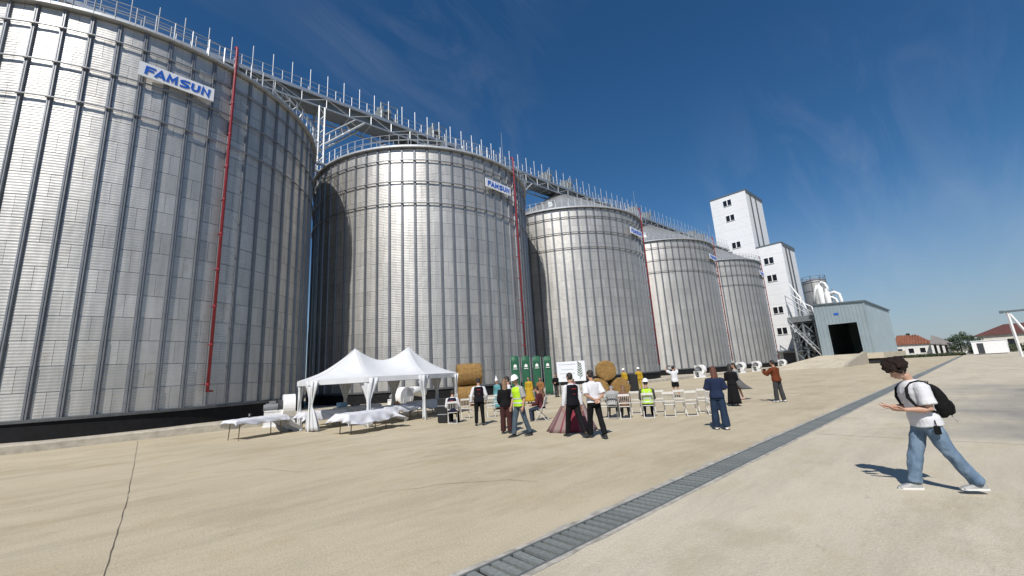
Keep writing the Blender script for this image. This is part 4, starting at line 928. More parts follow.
ec = thing('equipment_case', 'black equipment case on end at the right corner of the tent', 'case', (10.15, 15.95, 0), .5)
q = MB(); q.box(-.26, .26, -.22, .22, .03, 1.02); me_ = q.mesh('case_body'); bevel(me_, .02); link('case_body', me_, mat('case_black', (.010, .010, .011), .6, 0, .2, 4), ec)
for z in (.35, .70): q = MB(); q.box(-.265, .265, -.225, .225, z, z+.03); q.build('trim', M_galv, ec)
for sx in (-.2, .2): q = MB(); q.box(sx-.04, sx+.04, -.18, .18, 0, .03); q.build('foot', M_dark, ec)
sp_ = thing('loudspeaker', 'black loudspeaker cabinet standing between two men in yellow', 'speaker', gnd(634.5, 391), azR-pi/2+.2)
q = MB(); q.box(-.30, .30, -.28, .28, 0.04, 1.28); me_ = q.mesh('cabinet'); bevel(me_, .03); link('cabinet', me_, mat('speaker_black', (.012, .012, .013), .7, 0, .2, 4), sp_)
q = MB(); q.box(-.26, .26, -.296, -.282, .10, 1.22); q.build('grille', mat('grille', (.02, .02, .022), .6, .3, .2, 60), sp_)
for sx in (-.22, .22): q = MB(); q.box(sx-.04, sx+.04, -.2, .2, 0, .04); q.build('foot', M_dark, sp_)

# ------------------------------------------------------------------ folding chairs
M_chair = mat('chair_white', (.60, .58, .54), .55, 0, .08, 4)
M_chairg = mat('chair_grey', (.26, .27, .27), .6, 0, .08, 4)
def chair_proto(m_):
    t_ = thing('folding_chair', 'x', 'chair')
    for sy in (-.20, .20):
        q = MB(); q.tube([(.24, sy, 0), (.05, sy, .30), (-.15, sy, .62), (-.22, sy, .88)], .014, 6); q.build('leg', m_, t_)
        q = MB(); q.tube([(-.26, sy*.86, 0), (.02, sy*.86, .26), (.18, sy*.86, .44)], .013, 6); q.build('leg', m_, t_)
    q = MB(); q.box(-.19, .21, -.185, .185, .435, .46); me_ = q.mesh('seat'); bevel(me_, .01); link('seat', me_, m_, t_)
    q = MB(); q.box(-.235, -.205, -.20, .20, .82, .90); o = q.build('top_rail', m_, t_)
    q = MB(); q.box(-.155, -.13, -.20, .20, .55, .585); q.build('lower_rail', m_, t_)
    for k in range(5): y_ = -.14+k*.07; q = MB(); q.bar((-.143, y_, .57), (-.22, y_, .84), .024, .016); q.build('slat', m_, t_)
    q = MB(); q.tube([(.235, -.20, .02), (.235, .20, .02)], .012, 6); q.build('stretcher', m_, t_)
    q = MB(); q.tube([(-.255, -.172, .02), (-.255, .172, .02)], .012, 6); q.build('stretcher', m_, t_)
    return t_
CH = {}
def chair(loc, az, label, grp='white folding chairs', m_=None):
    m_ = m_ or M_chair
    if m_.name not in CH: o = chair_proto(m_); CH[m_.name] = o
    else: o = copy_tree(CH[m_.name])
    o.location = (loc[0], loc[1], 0); o.rotation_euler = (0, 0, az); o['label'] = label; o['group'] = grp
    return o
CA = radians(33); fdv = Vector((cos(CA), sin(CA), 0))
def cpos(x, y): return gnd(x, y)+fdv*.25
chairs = [((604, 419), 'empty white folding chair behind the man in the white shirt'), ((626, 419.5), 'white folding chair under the small brown-clad sitter'), ((650, 418.5), 'white folding chair under the sitter in the yellow vest'), ((671.5, 417.5), 'empty white folding chair next right of the seated yellow vest'),
          ((693, 416.5), 'empty white folding chair in the near row, nearest the woman in blue'), ((637, 414.5), 'empty chair between the brown-clad sitter and the yellow vest'), ((681, 414), 'back row empty chair between the two near row empty chairs'), ((705.5, 413), 'back row empty chair just left of the woman in blue'), ((714.5, 415), 'white chair half hidden by the woman in blue'), ((661, 413.5), 'back row empty chair just right of the seated yellow vest')]
for p_, lb in chairs: chair(cpos(*p_), CA+random.uniform(-.1, .1), lb)
chair(cpos(613.5, 419), CA, 'grey folding chair under the sitter in grey', 'grey chair', M_chairg)
left = [((466, 419), 'white chair between the seated man in navy and the standing black vest'), ((492, 417.5), 'white chair just right of the standing black vest'), ((474, 412), 'farther white chair behind the standing black vest'), ((499, 412.5), 'farther white chair behind the long haired woman')]
for p_, lb in left: chair(gnd(*p_)+Vector((.1, .2, 0)), radians(55)+random.uniform(-.15, .15), lb)
c16 = gnd(453, 424)+Vector((.12, .2, 0)); chair(c16, radians(58), 'white chair under the man in the navy vest')
c17 = gnd(544, 421)+Vector((.1, .2, 0)); chair(c17, radians(120), 'white chair under the sitter in maroon')
# ------------------------------------------------------------------ people
def remesh(b, vox, smooth=2, wr=0.0, wf=9.0, seed=0):
    me = b.mesh('tmp'); fixnormals(me); o = bpy.data.objects.new('tmp', me); COL.objects.link(o)
    m = o.modifiers.new('r', 'REMESH'); m.mode = 'VOXEL'; m.voxel_size = vox; m.use_smooth_shade = True
    if smooth: s = o.modifiers.new('s', 'SMOOTH'); s.factor = .5; s.iterations = smooth
    dg = bpy.context.evaluated_depsgraph_get(); out_ = bpy.data.meshes.new_from_object(o.evaluated_get(dg)); bpy.data.objects.remove(o); bpy.data.meshes.remove(me)
    if wr:
        nm = [v.normal.copy() for v in out_.vertices]
        for v, n_ in zip(out_.vertices, nm):
            p = v.co; v.co = p+n_*wr*(noise.noise((p.x*wf+seed, p.y*wf, p.z*wf*.55))+.5*noise.noise((p.x*wf*2.3, p.y*wf*2.3+seed, p.z*wf*1.6)))
    out_.polygons.foreach_set('use_smooth', [True]*len(out_.polygons)); out_.materials.clear(); return out_
def nrm(v): return Vector(v).normalized()
SKIN = mat('skin', (.42, .235, .16), .55, 0, .08, 12)
CLOTHM = {}
def fabric(name, c, var=.10, rough=.85): return mat('fabric_'+name, c, rough, 0, var, 6, bump=.25, bscale=60, spec=.15)
def shoem(name, c): return mat('shoe_'+name, c, .55, 0, .12, 20)
def hairm(name, c): return mat('hair_'+name, c, .5, 0, .4, 30, bump=.9, bscale=55)

def human(label, loc, heading, h=1.75, pose=None, fit=None, vox=.012, female=False):
    ps = dict(lean=.03, side=0., legs=((.05, .06, .03), (-.05, .06, .03)), arms=(((-.02, .12, -1), (.12, .06, -1)), ((-.02, -.12, -1), (.12, -.06, -1))), head=(0, .05), seat=None, palm=None)
    ps.update(pose or {}); fit = fit or {}
    root = thing('person', label, 'person', (loc[0], loc[1], 0), heading)
    X_, Y_, Z_ = Vector((1, 0, 0)), Vector((0, 1, 0)), Vector((0, 0, 1))
    u = nrm((sin(ps['lean']), sin(ps['side']), cos(ps['lean']))); f_ = nrm(X_-u*X_.dot(u)); s_ = u.cross(f_)
    shw = (.100 if female else .112)*h; hpw = .052*h
    # legs first (pelvis at origin)
    legs = []
    for k, sg in enumerate((1, -1)):
        tp, kf, sp = ps['legs'][k]; hip = Y_*sg*hpw
        d1 = nrm((sin(tp), sg*sin(sp), -cos(tp)*cos(sp))); kn = hip+d1*.245*h; a2 = tp-kf
        d2 = nrm((sin(a2), sg*sin(sp)*.6, -cos(a2))); an = kn+d2*.238*h; legs.append((hip, kn, an, d1, d2, a2))
    low = min(l_[2].z for l_ in legs); pz = .045*h-low
    if ps['seat']: pz = ps['seat']
    P = Vector((0, 0, pz))
    legs = [(a+P, b_+P, c+P, d1, d2, a2) for a, b_, c, d1, d2, a2 in legs]
    T = lambda t, x=0, y=0: P+u*t*h+f_*x*h+s_*y*h
    def ring(t, ry, rx, ox=0, n=20, sq=1.0):
        r_ = []
        for k in range(n):
            a = 2*pi*k/n; ca, sa = cos(a), sin(a); e = .8
            r_.append(T(t, ox+rx*math.copysign(abs(ca)**e, ca), ry*math.copysign(abs(sa)**e, sa)))
        return r_
    wmul = .93 if female else 1.0
    torso = [(-.045, .078, .058, -.005), (-.01, .096, .068, -.008), (.03, .097, .066, -.004), (.10, .080*wmul, .056, 0), (.17, .088*wmul, .062, .002), (.23, .099*wmul, .068, .004), (.275, .098*wmul, .058, -.002), (.30, .062*wmul, .044, -.004), (.318, .036, .036, 0)]
    B = MB(); B.rings([ring(t, a, c, o_) for t, a, c, o_ in torso])
    # neck + head
    hy, hp_ = ps['head']; nb = T(.305); 
    hu = nrm(u*cos(hp_*.6)+f_*sin(hp_*.6)); nt_ = nb+hu*.060*h
    hf = nrm(f_*cos(hy)+s_*sin(hy)); hd = nrm(hf*cos(hp_)-u*sin(hp_)); hup = nrm(u*cos(hp_)+hf*sin(hp_)); hs = hup.cross(hd)
    B.tube([nb-u*.01*h, nb+hu*.03*h, nt_+hup*.01*h], [.034*h, .031*h, .032*h], 12)
    HC = nt_+hup*.058*h+hd*.012*h
    q = lambda x, y, z: HC+(hd*x+hs*y+hup*z)*h
    def blob(M_, c, rx, ry, rz, n=14, m_=9):
        rg = []
        for j in range(m_+1):
            ph = max(-1.45, min(1.45, -pi/2+pi*j/m_)); rg.append([c+(hd*rx*cos(ph)*cos(2*pi*k/n)+hs*ry*cos(ph)*sin(2*pi*k/n)+hup*rz*sin(ph))*h for k in range(n)])
        M_.rings(rg)
    blob(B, q(-.006, 0, .012), .057, .0455, .056); blob(B, q(.014, 0, -.022), .040, .036, .045); blob(B, q(.030, 0, -.046), .016, .018, .014)
    B.tube([q(.052, 0, .012), q(.066, 0, -.012), q(.055, 0, -.018)], [.005*h, .0085*h, .006*h], 8)
    blob(B, q(.046, 0, -.031), .012, .016, .006, 10, 6)
    for sg in (1, -1): blob(B, q(-.006, sg*.046, -.006), .011, .005, .018, 8, 6)
    # arms and hands
    arms = []
    for k, sg in enumerate((1, -1)):
        a1, a2 = ps['arms'][k]; loc2 = lambda v: nrm(f_*v[0]+s_*v[1]+u*v[2])
        d1, d2 = loc2(a1), loc2(a2); S = T(.268, -.002, sg*shw/h); E = S+d1*.168*h; Wr = E+d2*.142*h; arms.append((S, E, Wr, d1, d2))
        B.tube([S-d1*.012*h-s_*sg*.03*h, S, S+d1*.07*h, E, E+d2*.035*h, Wr-d2*.02*h, Wr+d2*.008*h], [.030*h, .034*h, .029*h, .0235*h, .0245*h, .0165*h, .015*h], 12)
        pn = ps['palm'][k] if ps['palm'] else (0, -sg, 0); pn = loc2(pn); pn = nrm(pn-d2*pn.dot(d2)); sd = d2.cross(pn)*sg    # sd: thumb side
        if sd.dot(f_)+sd.dot(u)*.5 < 0: sd = -sd
        rg = []
        for tt, wd_, th in ((-.005, .013, .011), (.02, .021, .012), (.045, .0235, .011), (.056, .021, .009)):
            rg.append([Wr+d2*tt*h+(sd*wd_*cos(2*pi*j/12)+pn*th*sin(2*pi*j/12))*h for j in range(12)])
        B.rings(rg)
        curl = ps.get('curl', .38)
        for j, ln_ in enumerate((.040, .045, .042, .033)):
            base = Wr+d2*.052*h+sd*(.0178-.0119*j)*h; dd = nrm(d2+sd*(.10-.075*j)); pts = [base-dd*.012*h]; cur = base; an_ = curl*.6
            for sgm in range(3):
                vv = nrm(dd*cos(an_)+pn*sin(an_)); pts.append(cur); cur = cur+vv*ln_*h*(.42, .33, .25)[sgm]; an_ += curl
            pts.append(cur); B.tube(pts, [.0054*h, .0054*h, .0052*h, .0049*h, .0043*h], 7)
        tb2 = Wr+d2*.012*h+sd*.016*h; v1 = nrm(d2*.75+sd*.65+pn*.25); v2 = nrm(d2*.95+sd*.25+pn*.35)
        B.tube([tb2-v1*.01*h, tb2, tb2+v1*.026*h, tb2+v1*.026*h+v2*.024*h], [.0075*h, .0075*h, .0062*h, .005*h], 7)
    for (hip, kn, an, d1, d2, a2) in legs:
        B.tube([hip+Z_*.02*h, hip+d1*.06*h, hip+d1*.15*h, kn, kn+d2*.07*h, kn+d2*.16*h, an], [.050*h, .048*h, .042*h, .031*h, .032*h, .025*h, .0195*h], 12)
        ft = nrm((cos(max(-.5, min(.35, a2*.5))), 0, 0)); B.tube([an-Z_*.012*h-ft*.02*h, an-Z_*.025*h+ft*.04*h, an-Z_*.034*h+ft*.09*h], [.02*h, .02*h, .012*h], 10)
    body = link('body', remesh(B, vox, 2), fit.get('skin', SKIN), root)
    # eyes and mouth
    for sg in (1, -1):
        e = MB(); blob(e, q(.0445, sg*.018, .006), .0055, .0075, .0045, 8, 5); eo = e.build('eye', mat('eye_white', (.65, .63, .60), .3, 0, .02, 5), body, True)
        e = MB(); blob(e, q(.0488, sg*.018, .006), .0022, .0036, .0036, 8, 5); e.build('iris', mat('iris', (.03, .02, .012), .3, 0, .1, 5), eo, True)
        e = MB(); e.tube([q(.0485, sg*.008, .017), q(.0475, sg*.019, .020), q(.042, sg*.029, .016)], .0026*h, 6); e.build('eyebrow', fit.get('hairmat', hairm('dark', (.02, .014, .01))), body, True)
    e = MB(); e.tube([q(.053, .012, -.031), q(.0575, 0, -.030), q(.053, -.012, -.031)], .0028*h, 6); e.build('mouth', mat('lips', (.33, .12, .10), .5, 0, .05, 9), body, True)
    # hair
    hk = fit.get('hair', 'short'); hm = fit.get('hairmat', hairm('dark', (.02, .014, .01)))
    if hk:
        G = MB(); blob(G, q(-.012, 0, .022), .058, .050, .054); blob(G, q(-.022, 0, -.002), .042, .047, .042)
        if hk == 'curly':
            rs = random.Random(5)
            for k in range(330):
                a = rs.uniform(0, 2*pi); el_ = rs.uniform(-.35, 1.5); p_ = Vector((cos(el_)*cos(a), cos(el_)*sin(a), sin(el_)))
                if p_.x > .55 and p_.z < .28: continue
                blob(G, (lambda k_: q(-.010+.076*p_.x*k_, .066*p_.y*k_, .024+.066*p_.z*k_))(rs.uniform(.82, 1.16)), *[rs.uniform(.008, .017)]*3, 7, 5)
        if hk == 'long':
            rg = []
            for tt, wd_, th, ox in ((.03, .046, .035, -.03), (-.02, .052, .034, -.040), (-.08, .056, .030, -.046), (-.14, .052, .026, -.050), (-.19, .036, .018, -.052)):
                rg.append([q(ox+th*cos(2*pi*k/14), wd_*sin(2*pi*k/14), tt) for k in range(14)])
            G.rings(rg)
        if hk == 'bun': blob(G, q(-.068, 0, .03), .022, .024, .022)
        hme = remesh(G, max(.008, vox*.8), 0 if hk == 'curly' else 2, .006, 30); link('hair', hme, hm, root)
    if fit.get('helmet'):
        G = MB(); rg = []
        for z, r_ in ((.020, .070), (.024, .064), (.05, .062), (.075, .050), (.092, .026), (.096, .004)): rg.append([q(-.006+r_*1.08*cos(2*pi*k/24)+(.020*max(0, cos(2*pi*k/24))**3 if z < .022 else 0), r_*.94*sin(2*pi*k/24), z) for k in range(24)])
        G.rings(rg); ho = G.build('helmet', fit['helmet'], root, True)
        G = MB(); G.tube([q(-.07, 0, .05), q(-.03, 0, .094), q(.02, 0, .094), q(.058, 0, .05)], .006*h, 6); G.build('ridge', fit['helmet'], ho, True)
    if fit.get('hat'):
        G = MB(); rg = []
        for z, r_ in ((.02, .062), (.05, .058), (.10, .036), (.17, .014), (.21, .004)): rg.append([q(-.008+r_*cos(2*pi*k/20), r_*sin(2*pi*k/20), z) for k in range(20)])
        G.rings(rg); G.build('tall_hat', fit['hat'], root, True)
    if fit.get('cap'):
        G = MB(); rg = []
        for z, r_ in ((.014, .060), (.05, .061), (.072, .048), (.084, .02), (.086, .003)): rg.append([q(-.006+r_*1.05*cos(2*pi*k/20), r_*.92*sin(2*pi*k/20), z) for k in range(20)])
        G.rings(rg); G.build('cap', fit['cap'], root, True)
    cv = max(.012, vox*1.15); lz = fit.get('loose', .010)
    def top(nm, m_, hem, sl, inf, wr=.006, coll=.322, parent=root, slr=None):
        G = MB(); tt = [x for x in torso if x[0] > hem+.012]; first = None
        for a, b_ in zip(torso[:-1], torso[1:]):
            if a[0] <= hem <= b_[0]: g = (hem-a[0])/(b_[0]-a[0]); first = tuple(a[i]+(b_[i]-a[i])*g for i in range(4))
        if first is None: first = (hem, torso[0][1]+.012, torso[0][2]+.012, torso[0][3])
        rr_ = [first]+[x for x in tt if x[0] < coll-.01]
        fl = fit.get('flare', .006); n_ = len(rr_)
        rg = [ring(t, a+inf+(fl if i == 0 else 0), c+inf+(fl if i == 0 else 0), o_) for i, (t, a, c, o_) in enumerate(rr_)]
        rg.append(ring(coll-.008, .046, .044, 0)); rg.append(ring(coll, .041, .040, .0)); G.rings(rg)
        for (S, E, Wr, d1, d2) in (arms if sl > 0 else ()):
            ex = slr or inf; r0 = .034+ex; pts = [S-d1*.012*h-(S-T(.268)).normalized()*.03*h, S]; rs_ = [.034*h, r0*h]
            if sl <= 1: pts += [S+d1*.08*h*min(1, sl*1.6), S+d1*.168*sl*h]; rs_ += [(.031+ex)*h, (.031+ex*1.35)*h]
            else: pts += [S+d1*.08*h, E, E+d2*.05*h, E+d2*.142*(sl-1)*h]; rs_ += [(.030+ex)*h, (.026+ex)*h, (.025+ex)*h, (.018+ex)*h]
            G.tube(pts, rs_, 12)
        return link(nm, remesh(G, cv, 2, wr, 10, len(label)), m_, parent)
    def trousers(nm, m_, ankle=1.0, inf=.010, wide=0., wr=fit.get('wr', .007)):
        G = MB(); G.rings([ring(t, a+inf*.9, c+inf*.9, o_) for t, a, c, o_ in ((-.05, .080, .060, -.004),)+((-.01, .096, .068, -.008), (.012, .092, .062, -.006), (.03, .086, .056, -.004))])
        for (hip, kn, an, d1, d2, a2) in legs:
            en = kn+d2*(.238*ankle)*h if ankle > .5 else hip+d1*.245*h*.8
            if ankle > .5: G.tube([hip+Z_*.02*h, hip+d1*.06*h, hip+d1*.15*h, kn, kn+d2*.10*h, en+Z_*.0], [(.050+inf)*h, (.049+inf)*h, (.042+inf+wide*.3)*h, (.033+inf+wide*.5)*h, (.031+inf+wide*.8)*h, (.029+inf*.9+wide)*h], 14)
            else: G.tube([hip+Z_*.02*h, hip+d1*.08*h, en], [(.051+inf)*h, (.050+inf)*h, (.048+inf*1.4)*h], 14)
        return link(nm, remesh(G, cv, 2, wr, 8, len(label)*1.7), m_, root)
    def skirt(nm, m_, t0, zh, flare=.12, drift=(0, 0), parent=root):
        G = MB(); top_ = T(t0); rg = [ring(t0, .095, .070, 0, 28)]; zt_ = top_.z
        for j in range(1, 8):
            g = j/7; z = zt_+(zh-zt_)*g; rr_ = []
            for k in range(28):
                a = 2*pi*k/28; wv = 1+.10*g*sin(a*6+g)+.05*g*sin(a*11); rr_.append(Vector((top_.x*(1-g)+(drift[0]*g*g)+(.078+flare*g*.8)*h*wv*cos(a), top_.y*(1-g)+drift[1]*g*g+(.098+flare*g)*h*wv*sin(a), z)))
            rg.append(rr_)
        G.rings(rg); return G.build(nm, m_, parent, True)
    bt = fit.get('bottom', ('trousers', fabric('black', (.008, .008, .009))))
    if bt[0] == 'trousers': trousers('trousers', bt[1], bt[2] if len(bt) > 2 else .97, bt[4] if len(bt) > 4 else .010, bt[3] if len(bt) > 3 else 0.)
    elif bt[0] == 'shorts': trousers('shorts', bt[1], .3, .012)
    elif bt[0] == 'skirt': skirt('skirt', bt[1], .07, bt[2], bt[3], bt[4] if len(bt) > 4 else (0, 0))
    tp = fit.get('top')
    if tp: to = top('shirt', tp[0], tp[1], tp[2], tp[3] if len(tp) > 3 else .012)
    vt = fit.get('vest')
    if vt:
        vo = top('vest', vt, fit.get('vesthem', -.02), 0, .020, .004, .312)
        if fit.get('strips'):
            for t in (.03, .10, ): 
                G = MB(); aa = [x for x in torso]; 
                def at(tq):
                    for a, b_ in zip(torso[:-1], torso[1:]):
                        if a[0] <= tq <= b_[0]: g = (tq-a[0])/(b_[0]-a[0]); return tuple(a[i]+(b_[i]-a[i])*g for i in range(4))
                rg = [ring(x[0], x[1]+.0265, x[2]+.0265, x[3], 26) for x in (at(t), at(t+.022))]; G.rings(rg, False); G.build('reflective_strip', fit['strips'], vo, True)
            for sg in (1, -1):
                G = MB(); pts = [T(t, -.074 if t < .2 else (-.080 if t < .26 else -.052), sg*.05) for t in (.0, .06, .12, .18, .24, .285, .305)]
                G.tube(pts, [(.008*h, .012*h)]*7, 6); G.build('reflective_strip', fit['strips'], vo, True)
        if fit.get('print'):
            for t, wd_ in ((.235, .045), (.15, .028)):
                G = MB(); 
                for k in range(6): y_ = -wd_+2*wd_*k/6; G.add([T(t-.006, -.0905 if t > .2 else -.086, y_+.004), T(t-.006, -.0905 if t > .2 else -.086, y_+2*wd_/6-.002), T(t+.008, -.0915 if t > .2 else -.087, y_+2*wd_/6-.002), T(t+.008, -.0915 if t > .2 else -.087, y_+.004)], [(0, 1, 2, 3)])
                G.build('back_print', fit['print'], vo)
    sm_ = fit.get('shoes', shoem('black', (.015, .015, .016)))
    for k, (hip, kn, an, d1, d2, a2) in enumerate(legs):
        tilt = fit.get('tilt', (0, 0))[k]; fx_ = nrm((cos(tilt), 0, sin(tilt))); fz_ = nrm((-sin(tilt), 0, cos(tilt)))
        zb = an-Z_*.045*h
        if not ps['seat']: zb = Vector((an.x, an.y, max(0.0, an.z-.045*h)))
        G = MB(); rg = []
        for x, hw, zt_ in ((-.040, .014, .030), (-.034, .022, .048), (-.01, .024, .056), (.02, .024, .052), (.05, .026, .038), (.085, .028, .029), (.105, .023, .024), (.114, .012, .018)):
            rg.append([zb+fx_*x*h+Y_*hw*h*sgn*w_+fz_*zz*h for sgn, w_, zz in ((1, 1, .004), (1, 1, zt_*.55), (1, .6, zt_), (-1, .6, zt_), (-1, 1, zt_*.55), (-1, 1, .004))])
        G.rings(rg); me_ = G.mesh('shoe'); fixnormals(me_); bevel(me_, .004*h, 2, .5); me_.polygons.foreach_set('use_smooth', [True]*len(me_.polygons)); shoe = link('shoe', me_, sm_, root)
        G = MB(); G.prism([((-.043)*h, -.021*h), (-.02*h, -.026*h), (.05*h, -.028*h), (.09*h, -.030*h), (.117*h, -.012*h), (.117*h, .012*h), (.09*h, .030*h), (.05*h, .028*h), (-.02*h, .026*h), (-.043*h, .021*h)], 0, .014*h)
        G.v = [tuple(zb+fx_*v[0]+Y_*v[1]+fz_*(v[2]+.0005)) for v in G.v]; G.build('sole', fit.get('sole', mat('sole', (.05, .05, .05), .8, 0, .1, 9)), shoe)
    return root, dict(P=P, T=T, arms=arms, q=q, f=f_, s=s_, u=u, h=h, head=HC, legs=legs)

BLK = fabric('black', (.008, .008, .009)); WHT = fabric('white', (.62, .62, .64), .03); JEAN = mat('fabric_light_denim', (.085, .135, .20), .9, 0, .3, 7, bump=.9, bscale=16, stretch=(1, 1, .6), spec=.12, col2=(.20, .275, .36)); DENIM = fabric('dark_denim', (.018, .032, .060), .25)
NAVY = fabric('navy', (.015, .024, .055)); HIV = fabric('hi_vis', (.42, .68, .03), .05, .6); SILV = mat('silver_tape', (.62, .64, .62), .35, .3, .05, 6); HELM = mat('helmet_white', (.82, .82, .81), .3, 0, .02, 4)
RUST = fabric('rust', (.13, .035, .014), .15); CHAR = fabric('charcoal', (.045, .045, .048)); BURG = fabric('burgundy', (.050, .020, .020)); GREYF = fabric('grey', (.33, .33, .32)); MAROON = fabric('maroon', (.075, .02, .025)); BROWN = fabric('brown', (.16, .085, .055)); YEL = fabric('yellow', (.42, .27, .025)); TURQ = fabric('turquoise', (.10, .27, .30)); JEANG = fabric('grey_denim', (.065, .090, .115), .2); ORNG = fabric('ochre', (.24, .115, .045)); VESTB = fabric('vest_black', (.007, .0075, .011)); VESTN = fabric('vest_navy', (.010, .013, .03))
SH_W = shoem('white', (.68, .67, .65)); SH_B = shoem('black', (.015, .015, .016)); SH_G = shoem('grey_white', (.42, .43, .42)); REDP = mat('red_print', (.45, .03, .03), .6, 0, .05, 5)
H_AUB = hairm('auburn', (.10, .032, .016)); H_BRN = hairm('brown', (.16, .085, .045)); H_DK = hairm('dark', (.02, .014, .01)); H_CUR = mat('hair_curly', (.016, .008, .005), .6, 0, .5, 40, bump=1.0, bscale=80, spec=.25)
WALK_L = ((.36, .14, .01), (-.40, .16, .01)); WALK_R = ((-.26, .14, .01), (.26, .10, .01))
SIT = ((1.42, 1.38, .10), (1.42, 1.38, .10)); SIT2 = ((1.40, 1.55, .14), (1.40, 1.35, .14))
hang = lambda o=0: (((-.02+o, .16, -1), (.15+o, .08, -1)), ((-.02-o, -.16, -1), (.15-o, -.08, -1)))

# the young man with the backpack
mp_ = gnd(942, 491.5)
r_, J = human('young man in white t-shirt and light jeans walking with a phone', (mp_.x, mp_.y), radians(121), 1.745,
    dict(lean=.09, legs=((-.34, .20, .02), (.33, .12, .02)), arms=(((.02, .14, -1), (1, -.30, .10)), ((.10, -.12, -1), (1, .34, .16))), head=(.05, .55), palm=((-.1, -.5, .8), (-.1, .5, .8)), curl=.30),
    dict(hair='curly', hairmat=H_CUR, top=(WHT, -.03, .78, .019), bottom=('trousers', JEAN, .985, .011, .007), shoes=shoem('mid_grey', (.30, .30, .29)), sole=mat('sole_white', (.66, .65, .62), .7, 0, .05, 9), flare=.010, wr=.017, skin=mat('skin_tan', (.46, .27, .19), .5, 0, .08, 14)), .0085)
Lw = J['arms'][0]; Rw = J['arms'][1]
hm_ = (Lw[2]+Lw[4]*.085+Rw[2]+Rw[4]*.085)/2+Vector((.0, 0, .014))
ph = thing('mobile_phone', 'dark phone held in both hands of the young man in jeans', 'phone', (0, 0, 0)); Mw = Matrix.Translation((mp_.x, mp_.y, 0)) @ Matrix.Rotation(radians(121), 4, 'Z')
ph.matrix_world = Mw @ Matrix.Translation(hm_) @ Matrix.Rotation(-.25, 4, 'Y')
q = MB(); q.box(-.075, .075, -.037, .037, -.005, .004); me_ = q.mesh('case'); bevel(me_, .004); link('case', me_, mat('phone_case', (.02, .02, .022), .4, 0, .1, 5), ph)
q = MB(); q.box(-.071, .071, -.034, .034, .0045, .0055); q.build('screen', mat('phone_glass', (.015, .016, .02), .08, 0, .1, 5), ph)
bp_ = thing('backpack', 'black backpack on the back of the young man in jeans', 'backpack'); bp_.matrix_world = Mw
T = J['T']; q = MB(); rg = []
for t, hw, d0, d1 in ((.02, .060, .078, .135), (.05, .082, .074, .170), (.11, .088, .072, .185), (.18, .086, .076, .170), (.24, .074, .080, .145), (.272, .045, .084, .118), (.278, .02, .09, .105)):
    rg.append([T(t, -(d0+d1)/2-(d1-d0)/2*math.copysign(abs(cos(a))**.7, cos(a)), hw*math.copysign(abs(sin(a))**.7, sin(a))) for a in [2*pi*k/24 for k in range(24)]])
q.rings(rg); link('main_bag', remesh(q, .011, 2, .006, 9), mat('pack_black', (.006, .006, .0065), .75, 0, .3, 12, bump=.4, bscale=30, spec=.15), bp_)
q = MB(); rg = []
for t, hw, d0, d1 in ((.03, .050, .150, .168), (.05, .066, .155, .196), (.10, .068, .165, .206), (.135, .060, .160, .196), (.15, .04, .155, .180)):
    rg.append([T(t, -(d0+d1)/2-(d1-d0)/2*cos(a), hw*sin(a)) for a in [2*pi*k/20 for k in range(20)]])
q.rings(rg); link('front_pocket', remesh(q, .011, 2, .004, 9), mat('pack_black2', (.009, .009, .0095), .7, 0, .3, 12, bump=.4, bscale=30, spec=.2), bp_)
for sg in (1, -1):
    q = MB(); q.tube([T(.25, -.082, sg*.050), T(.292, -.062, sg*.060), T(.307, -.02, sg*.064), T(.300, .03, sg*.066), T(.265, .074, sg*.072), T(.20, .088, sg*.082), T(.135, .066, sg*.104), T(.10, .01, sg*.108), T(.07, -.06, sg*.10), T(.06, -.085, sg*.07)], [(.022, .007)]*6+[(.016, .006)]*4, 8); q.build('shoulder_strap', MATS['pack_black'], bp_, True)
q = MB(); q.tube([T(.272, -.095, .02), T(.292, -.105, .012), T(.292, -.105, -.012), T(.272, -.095, -.02)], .007, 6); q.build('grab_loop', MATS['pack_black'], bp_, True)
q = MB(); q.tube([T(.045, -.165, .03), T(.0, -.175, .034), T(-.02, -.19, .034)], .006, 6); q.build('strap_end', mat('strap_pale', (.35, .35, .34), .7, 0, .1, 9), bp_, True)
kp = thing('key_pouch', 'small black pouch hanging from the left hip of the young man', 'pouch'); kp.matrix_world = Mw
c = T(-.045, .0, .128); q = MB(); q.box(c.x-.035, c.x+.035, c.y-.012, c.y+.018, c.z-.06, c.z+.05); me_ = q.mesh('pouch_body'); bevel(me_, .012, 3); link('pouch_body', me_, MATS['pack_black'], kp)
q = MB(); q.tube([c+Vector((0, .004, .045)), c+Vector((0, -.008, .12))], .006, 6); q.build('loop', MATS['pack_black'], kp)

